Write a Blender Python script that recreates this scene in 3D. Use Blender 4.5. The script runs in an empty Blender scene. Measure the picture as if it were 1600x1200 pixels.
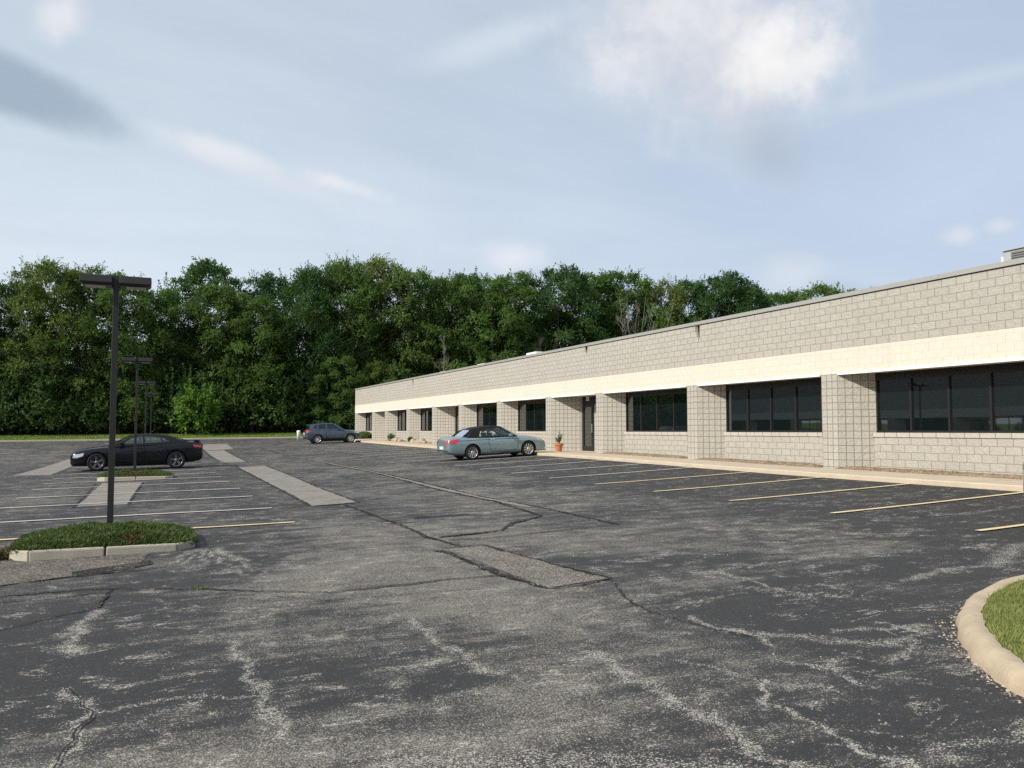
import bpy, bmesh, math, random
import numpy as np
from mathutils import Vector, Matrix, noise as mnoise
from mathutils.bvhtree import BVHTree
from mathutils.geometry import tessellate_polygon

SC = bpy.context.scene
COL = SC.collection
rad = math.radians

# ------------------------------------------------------------------ camera
cam_data = bpy.data.cameras.new('camera')
cam = bpy.data.objects.new('camera', cam_data)
COL.objects.link(cam)
cam_data.sensor_width = 36.0
cam_data.lens = 36.0 * 1294.0 / 1600.0
cam_data.clip_start = 0.1
cam_data.clip_end = 3000.0
cam.location = (0.0, 0.0, 1.65)
cam.rotation_euler = (rad(90 + 3.185), 0.0, -rad(23.85))
SC.camera = cam

# ------------------------------------------------------------------ sun, sky, exposure
SUN_EL = rad(34.0)
SUN_TO = Vector((-0.98 * math.cos(SUN_EL), -0.20 * math.cos(SUN_EL), math.sin(SUN_EL))).normalized()
sun_data = bpy.data.lights.new('sun', 'SUN')
sun_data.energy = 4.3
sun_data.angle = rad(0.55)
sun_data.color = (1.0, 0.935, 0.84)
sun = bpy.data.objects.new('sun', sun_data)
COL.objects.link(sun)
sun.location = (-60, -10, 60)
sun.rotation_euler = SUN_TO.to_track_quat('Z', 'Y').to_euler()

SC.view_settings.view_transform = 'Standard'
SC.view_settings.look = 'None'
SC.view_settings.gamma = 1.0
SC.view_settings.exposure = 0.2
SC.render.engine = 'CYCLES'
SC.cycles.max_bounces = 6
SC.cycles.transparent_max_bounces = 12
SC.cycles.sample_clamp_indirect = 6.0
SC.cycles.use_denoising = False


class NT:
    """Small helper around a node tree."""
    def __init__(self, tree):
        self.t = tree
        self.n = tree.nodes
        self.l = tree.links

    def node(self, typ, props=None, **ins):
        nd = self.n.new(typ)
        for k, v in (props or {}).items():
            setattr(nd, k, v)
        for k, v in ins.items():
            key = k.replace('_', ' ')
            s = nd.inputs[int(k[1:])] if (k[0] == 'i' and k[1:].isdigit()) else nd.inputs[key]
            self.put(s, v)
        return nd

    def put(self, s, v):
        if isinstance(v, bpy.types.NodeSocket):
            self.l.new(v, s)
        elif isinstance(v, (tuple, list)) and len(v) == 3 and s.type == 'RGBA':
            s.default_value = (*v, 1.0)
        else:
            s.default_value = v

    def math(self, op, a, b=0.0, c=None, clamp=False):
        nd = self.n.new('ShaderNodeMath')
        nd.operation = op
        nd.use_clamp = clamp
        self.put(nd.inputs[0], a)
        self.put(nd.inputs[1], b)
        if c is not None:
            self.put(nd.inputs[2], c)
        return nd.outputs[0]

    def mix(self, f, a, b, blend='MIX'):
        nd = self.n.new('ShaderNodeMix')
        nd.data_type = 'RGBA'
        nd.blend_type = blend
        self.put(nd.inputs['Factor'], f)
        self.put(nd.inputs[6], a)
        self.put(nd.inputs[7], b)
        return nd.outputs[2]

    def step(self, v, lo, hi, to0=0.0, to1=1.0):
        nd = self.n.new('ShaderNodeMapRange')
        nd.interpolation_type = 'SMOOTHSTEP'
        self.put(nd.inputs['Value'], v)
        self.put(nd.inputs['From Min'], lo)
        self.put(nd.inputs['From Max'], hi)
        self.put(nd.inputs['To Min'], to0)
        self.put(nd.inputs['To Max'], to1)
        return nd.outputs[0]

    def noise(self, vec, scale, detail=4.0, rough=0.55, dist=0.0, w=None):
        nd = self.n.new('ShaderNodeTexNoise')
        if w is not None:
            nd.noise_dimensions = '4D'
            self.put(nd.inputs['W'], w)
        if vec is not None:
            self.l.new(vec, nd.inputs['Vector'])
        self.put(nd.inputs['Scale'], scale)
        self.put(nd.inputs['Detail'], detail)
        self.put(nd.inputs['Roughness'], rough)
        self.put(nd.inputs['Distortion'], dist)
        return nd.outputs['Fac']


def build_world():
    w = bpy.data.worlds.new('World')
    SC.world = w
    w.use_nodes = True
    t = NT(w.node_tree)
    t.n.clear()
    out = t.node('ShaderNodeOutputWorld')
    bg = t.node('ShaderNodeBackground')
    t.l.new(bg.outputs[0], out.inputs[0])
    bg.inputs['Strength'].default_value = 0.10
    sky = t.node('ShaderNodeTexSky', {'sky_type': 'NISHITA', 'sun_disc': False, 'sun_elevation': SUN_EL,
                                      'sun_rotation': math.atan2(SUN_TO.x, SUN_TO.y) % (2 * math.pi),
                                      'air_density': 1.0, 'dust_density': 2.0, 'ozone_density': 1.5})
    tc = t.node('ShaderNodeTexCoord')
    d = tc.outputs['Generated']
    sep = t.node('ShaderNodeSeparateXYZ')
    t.l.new(d, sep.inputs[0])
    x, y, z = sep.outputs
    az = t.math('ARCTAN2', x, y)
    el = t.math('ARCSINE', z)
    # cloud-layer coordinates: direction projected to a flat layer overhead
    zz = t.math('ADD', t.math('MAXIMUM', z, 0.0), 0.10)
    px = t.math('DIVIDE', x, zz)
    py = t.math('DIVIDE', y, zz)
    comb = t.node('ShaderNodeCombineXYZ')
    t.l.new(px, comb.inputs[0])
    t.l.new(py, comb.inputs[1])
    lay = comb.outputs[0]
    warp = t.noise(d, 9.0, 5.0, 0.6)
    warp2 = t.noise(d, 26.0, 5.0, 0.62)
    fine = t.noise(d, 60.0, 4.0, 0.6)
    wn = t.math('ADD', t.math('MULTIPLY', t.math('SUBTRACT', warp, 0.5), 1.6),
                t.math('ADD', t.math('MULTIPLY', t.math('SUBTRACT', warp2, 0.5), 1.0),
                       t.math('MULTIPLY', t.math('SUBTRACT', fine, 0.5), 0.25)))

    def blob(a0, e0, ra, re, ang, k, lo, hi):
        """soft cloud around azimuth a0, elevation e0 (radians), its outline broken by noise"""
        da = t.math('MULTIPLY', t.math('SUBTRACT', az, a0), math.cos(e0))
        de = t.math('SUBTRACT', el, e0)
        ca, sa = math.cos(ang), math.sin(ang)
        u = t.math('ADD', t.math('MULTIPLY', da, ca), t.math('MULTIPLY', de, sa))
        v = t.math('SUBTRACT', t.math('MULTIPLY', de, ca), t.math('MULTIPLY', da, sa))
        u = t.math('DIVIDE', u, ra)
        v = t.math('DIVIDE', v, re)
        r = t.math('SQRT', t.math('ADD', t.math('MULTIPLY', u, u), t.math('MULTIPLY', v, v)))
        f = t.math('ADD', t.math('SUBTRACT', 1.0, r), t.math('MULTIPLY', wn, k))
        return t.step(f, lo, hi)

    base = sky.outputs[0]
    # hazy veil: brighter towards the horizon and towards the sun
    veil_n = t.noise(lay, 0.55, 6.0, 0.6, 0.6)
    streak_map = t.node('ShaderNodeMapping', {'vector_type': 'POINT'})
    t.l.new(lay, streak_map.inputs[0])
    streak_map.inputs['Rotation'].default_value = (0, 0, 0.5)
    streak_map.inputs['Scale'].default_value = (0.35, 1.3, 1)
    veil_s = t.noise(streak_map.outputs[0], 0.8, 6.0, 0.55, 0.4)
    vf = t.math('ADD', t.math('MULTIPLY', veil_n, 0.45), t.math('MULTIPLY', veil_s, 0.45))
    vf = t.step(vf, 0.28, 0.68, 0.66, 1.0)
    low = t.step(el, 0.02, 0.40, 0.22, 0.0)
    vf = t.math('ADD', vf, low, clamp=True)
    sunside = t.step(az, -0.35, 1.15, 1.0, 0.0)
    veil_c = t.mix(sunside, (5.0, 5.9, 7.2), (6.15, 6.95, 7.75))
    col = t.mix(vf, base, veil_c)
    # clouds
    W1, W2 = t.mix(t.step(warp, 0.35, 0.65), (5.7, 6.0, 6.6), (7.2, 7.25, 7.5)), t.mix(t.step(warp, 0.3, 0.65), (6.9, 7.0, 7.2), (8.3, 8.25, 8.25))
    def add(col, m, c, amt):
        return t.mix(t.math('MULTIPLY', m, amt), col, c)
    col = add(col, blob(0.640, 0.445, 0.160, 0.105, -0.35, 0.62, -0.25, 0.8), W1, 0.9)
    col = add(col, blob(0.690, 0.385, 0.090, 0.085, 0.7, 0.62, -0.2, 1.0), W1, 0.75)
    col = add(col, blob(0.725, 0.415, 0.066, 0.060, 0.5, 0.75, -0.2, 0.8), W2, 0.95)
    col = add(col, blob(0.575, 0.425, 0.06, 0.05, 0.2, 0.6, 0.0, 1.0), W2, 0.35)
    col = add(col, blob(0.722, 0.318, 0.045, 0.070, 0.6, 0.35, -0.2, 1.0), (4.0, 4.65, 5.7), 0.8)
    col = add(col, blob(-0.150, 0.348, 0.150, 0.040, -0.24, 0.26, 0.0, 0.55), (3.2, 4.0, 5.0), 0.95)
    col = add(col, blob(0.070, 0.312, 0.080, 0.016, -0.22, 0.5, -0.2, 1.1), W2, 0.55)
    col = add(col, blob(0.205, 0.287, 0.060, 0.012, -0.22, 0.6, -0.2, 1.1), W2, 0.6)
    col = add(col, blob(0.130, 0.288, 0.150, 0.018, -0.28, 0.4, -0.3, 1.1), (6.6, 6.9, 7.4), 0.6)
    col = add(col, blob(-0.090, 0.425, 0.026, 0.040, -0.5, 0.7, -0.1, 1.0), W2, 0.6)
    col = add(col, blob(0.420, 0.208, 0.050, 0.026, 0.0, 0.6, -0.2, 1.0), (7.6, 7.7, 8.1), 0.7)
    col = add(col, blob(0.917, 0.205, 0.020, 0.013, 0.0, 0.5, -0.2, 1.0), (7.0, 7.1, 7.5), 0.6)
    col = add(col, blob(0.955, 0.211, 0.018, 0.010, 0.0, 0.5, -0.2, 1.0), (7.0, 7.1, 7.5), 0.55)
    col = add(col, blob(0.745, 0.178, 0.045, 0.026, 0.0, 0.5, -0.2, 1.0), (6.8, 6.9, 7.3), 0.55)
    col = add(col, blob(0.800, 0.158, 0.045, 0.016, -0.2, 0.4, -0.2, 1.0), (4.2, 4.9, 6.0), 0.6)
    col = add(col, blob(0.400, 0.450, 0.12, 0.022, 0.3, 0.5, -0.2, 1.1), (7.0, 7.4, 8.0), 0.45)
    col = add(col, blob(0.95, 0.36, 0.30, 0.012, 0.05, 0.5, -0.3, 1.1), (6.4, 6.9, 7.6), 0.3)
    # below the horizon the sky is only seen in reflections: keep it neutral
    col = t.mix(t.step(el, -0.02, 0.0), (1.2, 1.2, 1.15), col)
    t.l.new(col, bg.inputs['Color'])


build_world()


# ------------------------------------------------------------------ ground shape
def ss(a, b, v):
    v = max(0.0, min(1.0, (v - a) / (b - a)))
    return v * v * (3 - 2 * v)


def gz(x, y):
    """height of the lot: drains away from the building and rises towards the far end"""
    xp = min(max(x, 0.0), 17.7)
    zx = (0.012 * xp + 0.0011 * xp * xp) * (1 + 0.22 * ss(14, 32, y)) + 0.02 * max(min(x, 0.0), -7.0)
    s = ss(40, 90, y)
    return zx + (0.685 + 0.0096 * max(-30.0, min(x, 40.0)) - zx) * s


def bank(y):
    """the grass bank rises gently from the far kerb to the wood"""
    return 0.10 + 0.05 * max(0.0, min(y - 88.1, 8.0)) + 0.075 * max(0.0, min(y - 97.0, 30.0))


# ------------------------------------------------------------------ object helpers
class MB:
    """mesh under construction: faces with uv, material slot and smooth flag"""
    def __init__(self):
        self.v, self.f, self.uv, self.m, self.s = [], [], [], [], []

    def face(self, pts, uv=None, m=0, s=False):
        b = len(self.v)
        self.v.extend([tuple(p) for p in pts])
        self.f.append(tuple(range(b, b + len(pts))))
        self.uv.append(uv or [(0, 0)] * len(pts))
        self.m.append(m)
        self.s.append(s)

    def wall(self, p, q, z0, z1, m=0, u0=0.0, voff=0.0):
        """vertical rectangle from p to q (xy); uv in metres along the wall and up"""
        L = math.hypot(q[0] - p[0], q[1] - p[1])
        self.face([(p[0], p[1], z0), (q[0], q[1], z0), (q[0], q[1], z1), (p[0], p[1], z1)],
                  [(u0, z0 - voff), (u0 + L, z0 - voff), (u0 + L, z1 - voff), (u0, z1 - voff)], m)

    def box(self, lo, hi, m=0, bevel=0.0):
        x0, y0, z0 = lo
        x1, y1, z1 = hi
        P = [(x0, y0, z0), (x1, y0, z0), (x1, y1, z0), (x0, y1, z0), (x0, y0, z1), (x1, y0, z1), (x1, y1, z1), (x0, y1, z1)]
        for q in ((0, 3, 2, 1), (4, 5, 6, 7), (0, 1, 5, 4), (1, 2, 6, 5), (2, 3, 7, 6), (3, 0, 4, 7)):
            pts = [P[i] for i in q]
            if q in ((0, 3, 2, 1), (4, 5, 6, 7)):
                uv = [(p[0], p[1]) for p in pts]
            elif q in ((0, 1, 5, 4), (2, 3, 7, 6)):
                uv = [(p[0], p[2]) for p in pts]
            else:
                uv = [(p[1], p[2]) for p in pts]
            self.face(pts, uv, m)

    def prism(self, poly, z0, z1, m=0, top=True, bottom=True):
        n = len(poly)
        if top:
            self.face([(p[0], p[1], z1) for p in poly], [(p[0], p[1]) for p in poly], m)
        if bottom:
            self.face([(p[0], p[1], z0) for p in reversed(poly)], None, m)
        for i in range(n):
            self.wall(poly[i], poly[(i + 1) % n], z0, z1, m)

    def grid(self, rows, m=0, s=True, closed=False):
        """rows of points joined by shared quads"""
        b = len(self.v)
        nr, nc = len(rows), len(rows[0])
        for r in rows:
            self.v.extend([tuple(p) for p in r])
        for i in range(nr - 1):
            for j in range(nc - (0 if closed else 1)):
                k = (j + 1) % nc
                self.f.append((b + i * nc + j, b + i * nc + k, b + (i + 1) * nc + k, b + (i + 1) * nc + j))
                self.uv.append([(0, 0)] * 4)
                self.m.append(m)
                self.s.append(s)

    def tube(self, path, radii, n=8, m=0, s=True, cap=True):
        rows = []
        P = [Vector(p) for p in path]
        for i, p in enumerate(P):
            a = P[max(i - 1, 0)]
            c = P[min(i + 1, len(P) - 1)]
            t = (c - a).normalized()
            ref = Vector((0, 0, 1)) if abs(t.z) < 0.9 else Vector((1, 0, 0))
            u = t.cross(ref).normalized()
            w = t.cross(u)
            r = radii[i] if isinstance(radii, (list, tuple)) else radii
            rows.append([p + u * (math.cos(2 * math.pi * k / n) * r) + w * (math.sin(2 * math.pi * k / n) * r) for k in range(n)])
        self.grid(rows, m, s, closed=True)
        if cap:
            self.face(rows[0], None, m)
            self.face(list(reversed(rows[-1])), None, m)

    def lathe(self, prof, axis='z', n=20, m=0, s=True, c=(0, 0, 0)):
        """prof: (r, h) pairs turned about an axis through c"""
        rows = []
        for r, h in prof:
            row = []
            for k in range(n):
                a = 2 * math.pi * k / n
                if axis == 'z':
                    row.append((c[0] + r * math.cos(a), c[1] + r * math.sin(a), c[2] + h))
                else:
                    row.append((c[0] + r * math.cos(a), c[1] + h, c[2] + r * math.sin(a)))
            rows.append(row)
        self.grid(rows, m, s, closed=True)

    def mesh(self, name, mats):
        me = bpy.data.meshes.new(name)
        me.from_pydata(self.v, [], self.f)
        for mt in mats:
            me.materials.append(mt)
        me.polygons.foreach_set('material_index', self.m)
        me.polygons.foreach_set('use_smooth', self.s)
        ul = me.uv_layers.new(name='UVMap')
        ul.data.foreach_set('uv', [c for f in self.uv for p in f for c in p])
        me.update()
        return me

    def build(self, name, mats, parent=None, loc=(0, 0, 0)):
        if not isinstance(mats, (list, tuple)):
            mats = [mats]
        return link(name, self.mesh(name, mats), parent, loc)


def link(name, data, parent=None, loc=(0, 0, 0)):
    o = bpy.data.objects.new(name, data)
    COL.objects.link(o)
    o.location = loc
    if parent is not None:
        o.parent = parent
    return o


def tag(o, label=None, cat=None, group=None, kind=None):
    if label:
        o['label'] = label
    if cat:
        o['category'] = cat
    if group:
        o['group'] = group
    if kind:
        o['kind'] = kind
    return o


def thing(name, label, cat, loc=(0, 0, 0), rz=0.0, group=None):
    o = link(name, None, None, loc)
    o.rotation_euler = (0, 0, rz)
    o.empty_display_size = 0.2
    return tag(o, label, cat, group)


def copy_tree(o, parent=None):
    c = o.copy()
    COL.objects.link(c)
    if parent is not None:
        c.parent = parent
    for ch in list(o.children):
        copy_tree(ch, c)
    return c


def smooth_by_angle(me, deg=35):
    bm = bmesh.new()
    bm.from_mesh(me)
    bmesh.ops.remove_doubles(bm, verts=bm.verts, dist=1e-4)
    for f in bm.faces:
        f.smooth = True
    for e in bm.edges:
        if len(e.link_faces) == 2 and e.calc_face_angle(0) > rad(deg):
            e.smooth = False
    bm.to_mesh(me)
    bm.free()


def bevel_mesh(me, w, seg=2, deg=30):
    bm = bmesh.new()
    bm.from_mesh(me)
    bmesh.ops.remove_doubles(bm, verts=bm.verts, dist=1e-4)
    bmesh.ops.recalc_face_normals(bm, faces=bm.faces)
    ed = [e for e in bm.edges if len(e.link_faces) == 2 and e.calc_face_angle(0) > rad(deg)]
    bmesh.ops.bevel(bm, geom=ed, offset=w, segments=seg, affect='EDGES', profile=0.6)
    bm.to_mesh(me)
    bm.free()


# ------------------------------------------------------------------ materials
MAT = {}


def new_mat(name):
    m = bpy.data.materials.new(name)
    m.use_nodes = True
    t = NT(m.node_tree)
    t.n.clear()
    out = t.node('ShaderNodeOutputMaterial')
    b = t.node('ShaderNodeBsdfPrincipled')
    t.l.new(b.outputs[0], out.inputs['Surface'])
    MAT[name] = m
    return m, t, b, out


def plain(name, col, rough=0.6, metal=0.0, var=0.12, scale=6.0, bump=0.0, bscale=60.0, spec=0.5, coat=0.0):
    """one colour broken by a little noise"""
    m, t, b, out = new_mat(name)
    tc = t.node('ShaderNodeTexCoord')
    n = t.noise(tc.outputs['Object'], scale, 5.0, 0.6)
    c = t.mix(n, tuple(v * (1 - var) for v in col), tuple(v * (1 + var) for v in col))
    t.put(b.inputs['Base Color'], c)
    r = t.noise(tc.outputs['Object'], scale * 2.3, 3.0)
    t.put(b.inputs['Roughness'], t.step(r, 0.2, 0.8, max(rough - 0.06, 0.02), min(rough + 0.06, 1.0)))
    b.inputs['Metallic'].default_value = metal
    b.inputs['Specular IOR Level'].default_value = spec
    b.inputs['Coat Weight'].default_value = coat
    b.inputs['Coat Roughness'].default_value = 0.04
    if bump:
        bp = t.node('ShaderNodeBump', Strength=bump, Distance=0.01)
        t.put(bp.inputs['Height'], t.noise(tc.outputs['Object'], bscale, 4.0, 0.65))
        t.l.new(bp.outputs[0], b.inputs['Normal'])
    return m


def block_mat(name, c1, c2, mortar, bw, off, split=1.0, msize=0.008, rowh=0.2):
    """split-face concrete block in uv metres"""
    m, t, b, out = new_mat(name)
    tc = t.node('ShaderNodeTexCoord')
    uv = tc.outputs['UV']
    br = t.node('ShaderNodeTexBrick', {'offset': off, 'offset_frequency': 2, 'squash': 1.0})
    t.l.new(uv, br.inputs['Vector'])
    for k, v in (('Scale', 1.0), ('Mortar Size', msize), ('Mortar Smooth', 0.25), ('Bias', 0.0), ('Brick Width', bw), ('Row Height', rowh)):
        br.inputs[k].default_value = v
    br.inputs['Color1'].default_value = (*c1, 1)
    br.inputs['Color2'].default_value = (*c2, 1)
    br.inputs['Mortar'].default_value = (*mortar, 1)
    n = t.noise(uv, 9.0, 8.0, 0.7)
    n2 = t.noise(uv, 0.6, 4.0, 0.6)
    c = t.mix(t.step(n, 0.25, 0.75, 0.0, 0.38), br.outputs['Color'], (c2[0] * 0.72, c2[1] * 0.72, c2[2] * 0.72))
    c = t.mix(t.step(n2, 0.35, 0.75, 0.0, 0.22), c, (c2[0] * 0.8, c2[1] * 0.79, c2[2] * 0.76))
    wm = t.node('ShaderNodeMapping')
    t.l.new(uv, wm.inputs[0])
    wm.inputs['Scale'].default_value = (2.2, 0.22, 1.0)
    run = t.noise(wm.outputs[0], 1.0, 6.0, 0.65, 0.3)
    c = t.mix(t.step(run, 0.52, 0.80, 0.0, 0.30), c, (c2[0] * 0.66, c2[1] * 0.64, c2[2] * 0.60))
    t.put(b.inputs['Base Color'], c)
    b.inputs['Roughness'].default_value = 0.92
    b.inputs['Specular IOR Level'].default_value = 0.15
    rock = t.noise(uv, 11.0, 9.0, 0.68, 0.3)
    h = t.math('MULTIPLY', t.math('SUBTRACT', 1.0, br.outputs['Fac']), t.math('ADD', 0.45 * min(1.0, split), t.math('MULTIPLY', rock, 1.4 * split)))
    bp = t.node('ShaderNodeBump', Strength=0.9, Distance=0.03)
    t.put(bp.inputs['Height'], h)
    t.l.new(bp.outputs[0], b.inputs['Normal'])
    return m


def leaf_mat(name, lo, hi, warm, trans=0.35):
    """foliage: leaf clumps vary through the face attribute 'tone'"""
    m, t, b, out = new_mat(name)
    at = t.node('ShaderNodeAttribute', {'attribute_name': 'tone'})
    oi = t.node('ShaderNodeObjectInfo')
    c = t.mix(at.outputs['Fac'], lo, hi)
    c = t.mix(t.step(oi.outputs['Random'], 0.2, 1.0, 0.0, 0.55), c, warm, 'MIX')
    tc = t.node('ShaderNodeTexCoord')
    n = t.noise(tc.outputs['Object'], 0.5, 4.0, 0.6)
    c = t.mix(t.step(n, 0.35, 0.7, 0.0, 0.5), c, tuple(v * 0.62 for v in lo))
    t.put(b.inputs['Base Color'], c)
    b.inputs['Roughness'].default_value = 0.6
    b.inputs['Specular IOR Level'].default_value = 0.16
    tr = t.node('ShaderNodeBsdfTranslucent')
    t.put(tr.inputs['Color'], t.mix(0.5, c, (hi[0] * 1.3, hi[1] * 1.5, hi[2] * 0.7)))
    mx = t.node('ShaderNodeMixShader')
    mx.inputs[0].default_value = trans
    t.l.new(b.outputs[0], mx.inputs[1])
    t.l.new(tr.outputs[0], mx.inputs[2])
    t.l.new(mx.outputs[0], out.inputs['Surface'])
    return m


def car_glass(name, tint):
    m, t, b, out = new_mat(name)
    t.n.remove(b)
    tr = t.node('ShaderNodeBsdfTransparent', Color=tint)
    gl = t.node('ShaderNodeBsdfGlossy', Color=(0.9, 0.95, 1.0), Roughness=0.02)
    fr = t.node('ShaderNodeFresnel', IOR=1.52)
    mx = t.node('ShaderNodeMixShader')
    t.put(mx.inputs[0], t.math('ADD', t.math('MULTIPLY', fr.outputs[0], 0.9), 0.03, clamp=True))
    t.l.new(tr.outputs[0], mx.inputs[1])
    t.l.new(gl.outputs[0], mx.inputs[2])
    t.l.new(mx.outputs[0], out.inputs['Surface'])
    return m


def paint(name, col, flake=0.35, rough=0.28, coat=0.9):
    m, t, b, out = new_mat(name)
    tc = t.node('ShaderNodeTexCoord')
    n = t.noise(tc.outputs['Object'], 3.0, 4.0)
    dust = t.step(t.noise(tc.outputs['Object'], 1.2, 6.0, 0.65), 0.4, 0.8, 0.0, min(0.08, 0.25 * sum(col)))
    c = t.mix(n, tuple(v * 0.92 for v in col), tuple(v * 1.08 for v in col))
    c = t.mix(dust, c, (0.25, 0.23, 0.20))
    t.put(b.inputs['Base Color'], c)
    b.inputs['Metallic'].default_value = flake
    b.inputs['Roughness'].default_value = rough
    b.inputs['Coat Weight'].default_value = coat
    if coat < 0.5:
        b.inputs['Specular IOR Level'].default_value = 0.22
    b.inputs['Coat Roughness'].default_value = 0.05
    return m


def asphalt_mat():
    """sealcoat, worn in broad dusty areas and rubbed to bright stones along streaks and cracks"""
    m, t, b, out = new_mat('asphalt')
    tc = t.node('ShaderNodeTexCoord')
    P = tc.outputs['Object']
    at = t.node('ShaderNodeAttribute', {'attribute_name': 'wear'})
    ln = t.node('ShaderNodeAttribute', {'attribute_name': 'crackle'})
    n1 = t.noise(P, 0.42, 7.0, 0.62, 0.5)
    n2 = t.noise(P, 2.6, 9.0, 0.70, 0.35)
    nf = t.noise(P, 19.0, 5.0, 0.7)

    def stretched(rot, sx, sy, scale, dist):
        mp = t.node('ShaderNodeMapping')
        t.l.new(P, mp.inputs[0])
        mp.inputs['Scale'].default_value = (sx, sy, 1.0)
        mp.inputs['Rotation'].default_value = (0, 0, rot)
        return t.noise(mp.outputs[0], scale, 8.0, 0.68, dist)
    n3 = stretched(0.42, 0.5, 2.6, 1.5, 0.6)
    n4 = stretched(-0.35, 0.6, 1.7, 0.75, 1.1)
    n5 = stretched(0.75, 0.6, 1.5, 0.55, 1.4)
    nn = t.math('ADD', t.math('MULTIPLY', t.math('SUBTRACT', n1, 0.5), 1.3),
                t.math('ADD', t.math('MULTIPLY', t.math('SUBTRACT', n2, 0.5), 1.1),
                       t.math('MULTIPLY', t.math('SUBTRACT', n3, 0.5), 1.3)))
    w = t.step(t.math('ADD', at.outputs['Fac'], nn), 0.10, 0.95)

    def ridge(n, lo, hi):
        r = t.math('SUBTRACT', 1.0, t.math('ABSOLUTE', t.math('SUBTRACT', t.math('MULTIPLY', n, 2.0), 1.0)))
        return t.step(r, lo, hi)
    rm = t.step(n2, 0.46, 0.66)
    rr = t.math('MULTIPLY', t.math('MAXIMUM', ridge(n4, 0.970, 0.998), ridge(n5, 0.975, 0.998)), rm)
    streak = t.math('MAXIMUM', t.math('MULTIPLY', rr, 0.95), t.math('MULTIPLY', t.step(n3, 0.62, 0.82), 0.34))
    crk = t.math('MULTIPLY', ln.outputs['Fac'], t.step(t.math('ADD', nf, t.math('MULTIPLY', n2, 0.5)), 0.52, 0.84, 0.25, 1.25))
    bright = t.math('MAXIMUM', streak, crk, clamp=True)

    def stones(scale):
        vor = t.node('ShaderNodeTexVoronoi', {'feature': 'F1'}, Scale=scale)
        t.l.new(P, vor.inputs['Vector'])
        sc = t.node('ShaderNodeSeparateColor')
        t.l.new(vor.outputs['Color'], sc.inputs[0])
        return vor, sc.outputs
    v1, (r1, r2, r3) = stones(150.0)
    v2, (q1, q2, q3) = stones(135.0)
    dens = t.math('ADD', t.math('MULTIPLY', w, 0.46), 0.004)
    fine = t.step(t.math('SUBTRACT', dens, r1), -0.05, 0.06)
    big = t.step(t.math('SUBTRACT', t.math('ADD', t.math('MULTIPLY', bright, 0.80), t.math('MULTIPLY', w, 0.035)), q1), -0.02, 0.05)
    sealed = t.mix(n1, (0.021, 0.0218, 0.0232), (0.036, 0.0355, 0.0362))
    sealed = t.mix(t.step(nf, 0.3, 0.75, 0.0, 0.35), sealed, (0.050, 0.048, 0.045))
    binder = t.mix(n2, (0.062, 0.057, 0.050), (0.112, 0.103, 0.090))
    finec = t.mix(r2, (0.13, 0.12, 0.104), (0.35, 0.322, 0.278))
    bigc = t.mix(q2, (0.19, 0.176, 0.153), (0.55, 0.51, 0.44))
    dark = t.step(r3, 0.0, 1.0, 0.76, 1.24)
    c = t.mix(t.math('MAXIMUM', w, t.math('MULTIPLY', bright, 0.8)), sealed, binder)
    c = t.mix(1.0, c, t.node('ShaderNodeCombineColor', i0=dark, i1=dark, i2=dark).outputs[0], 'MULTIPLY')
    c = t.mix(fine, c, finec)
    c = t.mix(big, c, bigc)
    # oil drips
    vo = t.node('ShaderNodeTexVoronoi', {'feature': 'F1'}, Scale=0.42)
    t.l.new(P, vo.inputs['Vector'])
    oil = t.step(t.math('ADD', vo.outputs['Distance'], t.math('MULTIPLY', n2, 0.14)), 0.10, 0.17, 0.55, 0.0)
    c = t.mix(oil, c, (0.022, 0.020, 0.019))
    t.put(b.inputs['Base Color'], c)
    t.put(b.inputs['Roughness'], t.math('ADD', 0.70, t.math('MULTIPLY', w, 0.22)))
    b.inputs['Specular IOR Level'].default_value = 0.28
    bp = t.node('ShaderNodeBump', Strength=0.45, Distance=0.005)
    t.put(bp.inputs['Height'], t.math('SUBTRACT', 1.0, v2.outputs['Distance']))
    t.l.new(bp.outputs[0], b.inputs['Normal'])
    return m


def gravelly(name, c0, c1, scale=80.0, stone=0.35, stonec=(0.34, 0.31, 0.27)):
    m, t, b, out = new_mat(name)
    tc = t.node('ShaderNodeTexCoord')
    P = tc.outputs['Object']
    n = t.noise(P, 1.4, 7.0, 0.65)
    vor = t.node('ShaderNodeTexVoronoi', {'feature': 'F1'}, Scale=scale)
    t.l.new(P, vor.inputs['Vector'])
    sc = t.node('ShaderNodeSeparateColor')
    t.l.new(vor.outputs['Color'], sc.inputs[0])
    st = t.step(t.math('SUBTRACT', t.math('ADD', stone - 0.25, t.math('MULTIPLY', n, 0.5)), sc.outputs[0]), -0.01, 0.04)
    c = t.mix(t.step(n, 0.3, 0.7), c0, c1)
    c = t.mix(st, c, t.mix(sc.outputs[1], tuple(v * 0.6 for v in stonec), stonec))
    t.put(b.inputs['Base Color'], c)
    b.inputs['Roughness'].default_value = 0.93
    b.inputs['Specular IOR Level'].default_value = 0.15
    bp = t.node('ShaderNodeBump', Strength=0.5, Distance=0.006)
    t.put(bp.inputs['Height'], t.math('SUBTRACT', 1.0, vor.outputs['Distance']))
    t.l.new(bp.outputs[0], b.inputs['Normal'])
    return m


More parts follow.
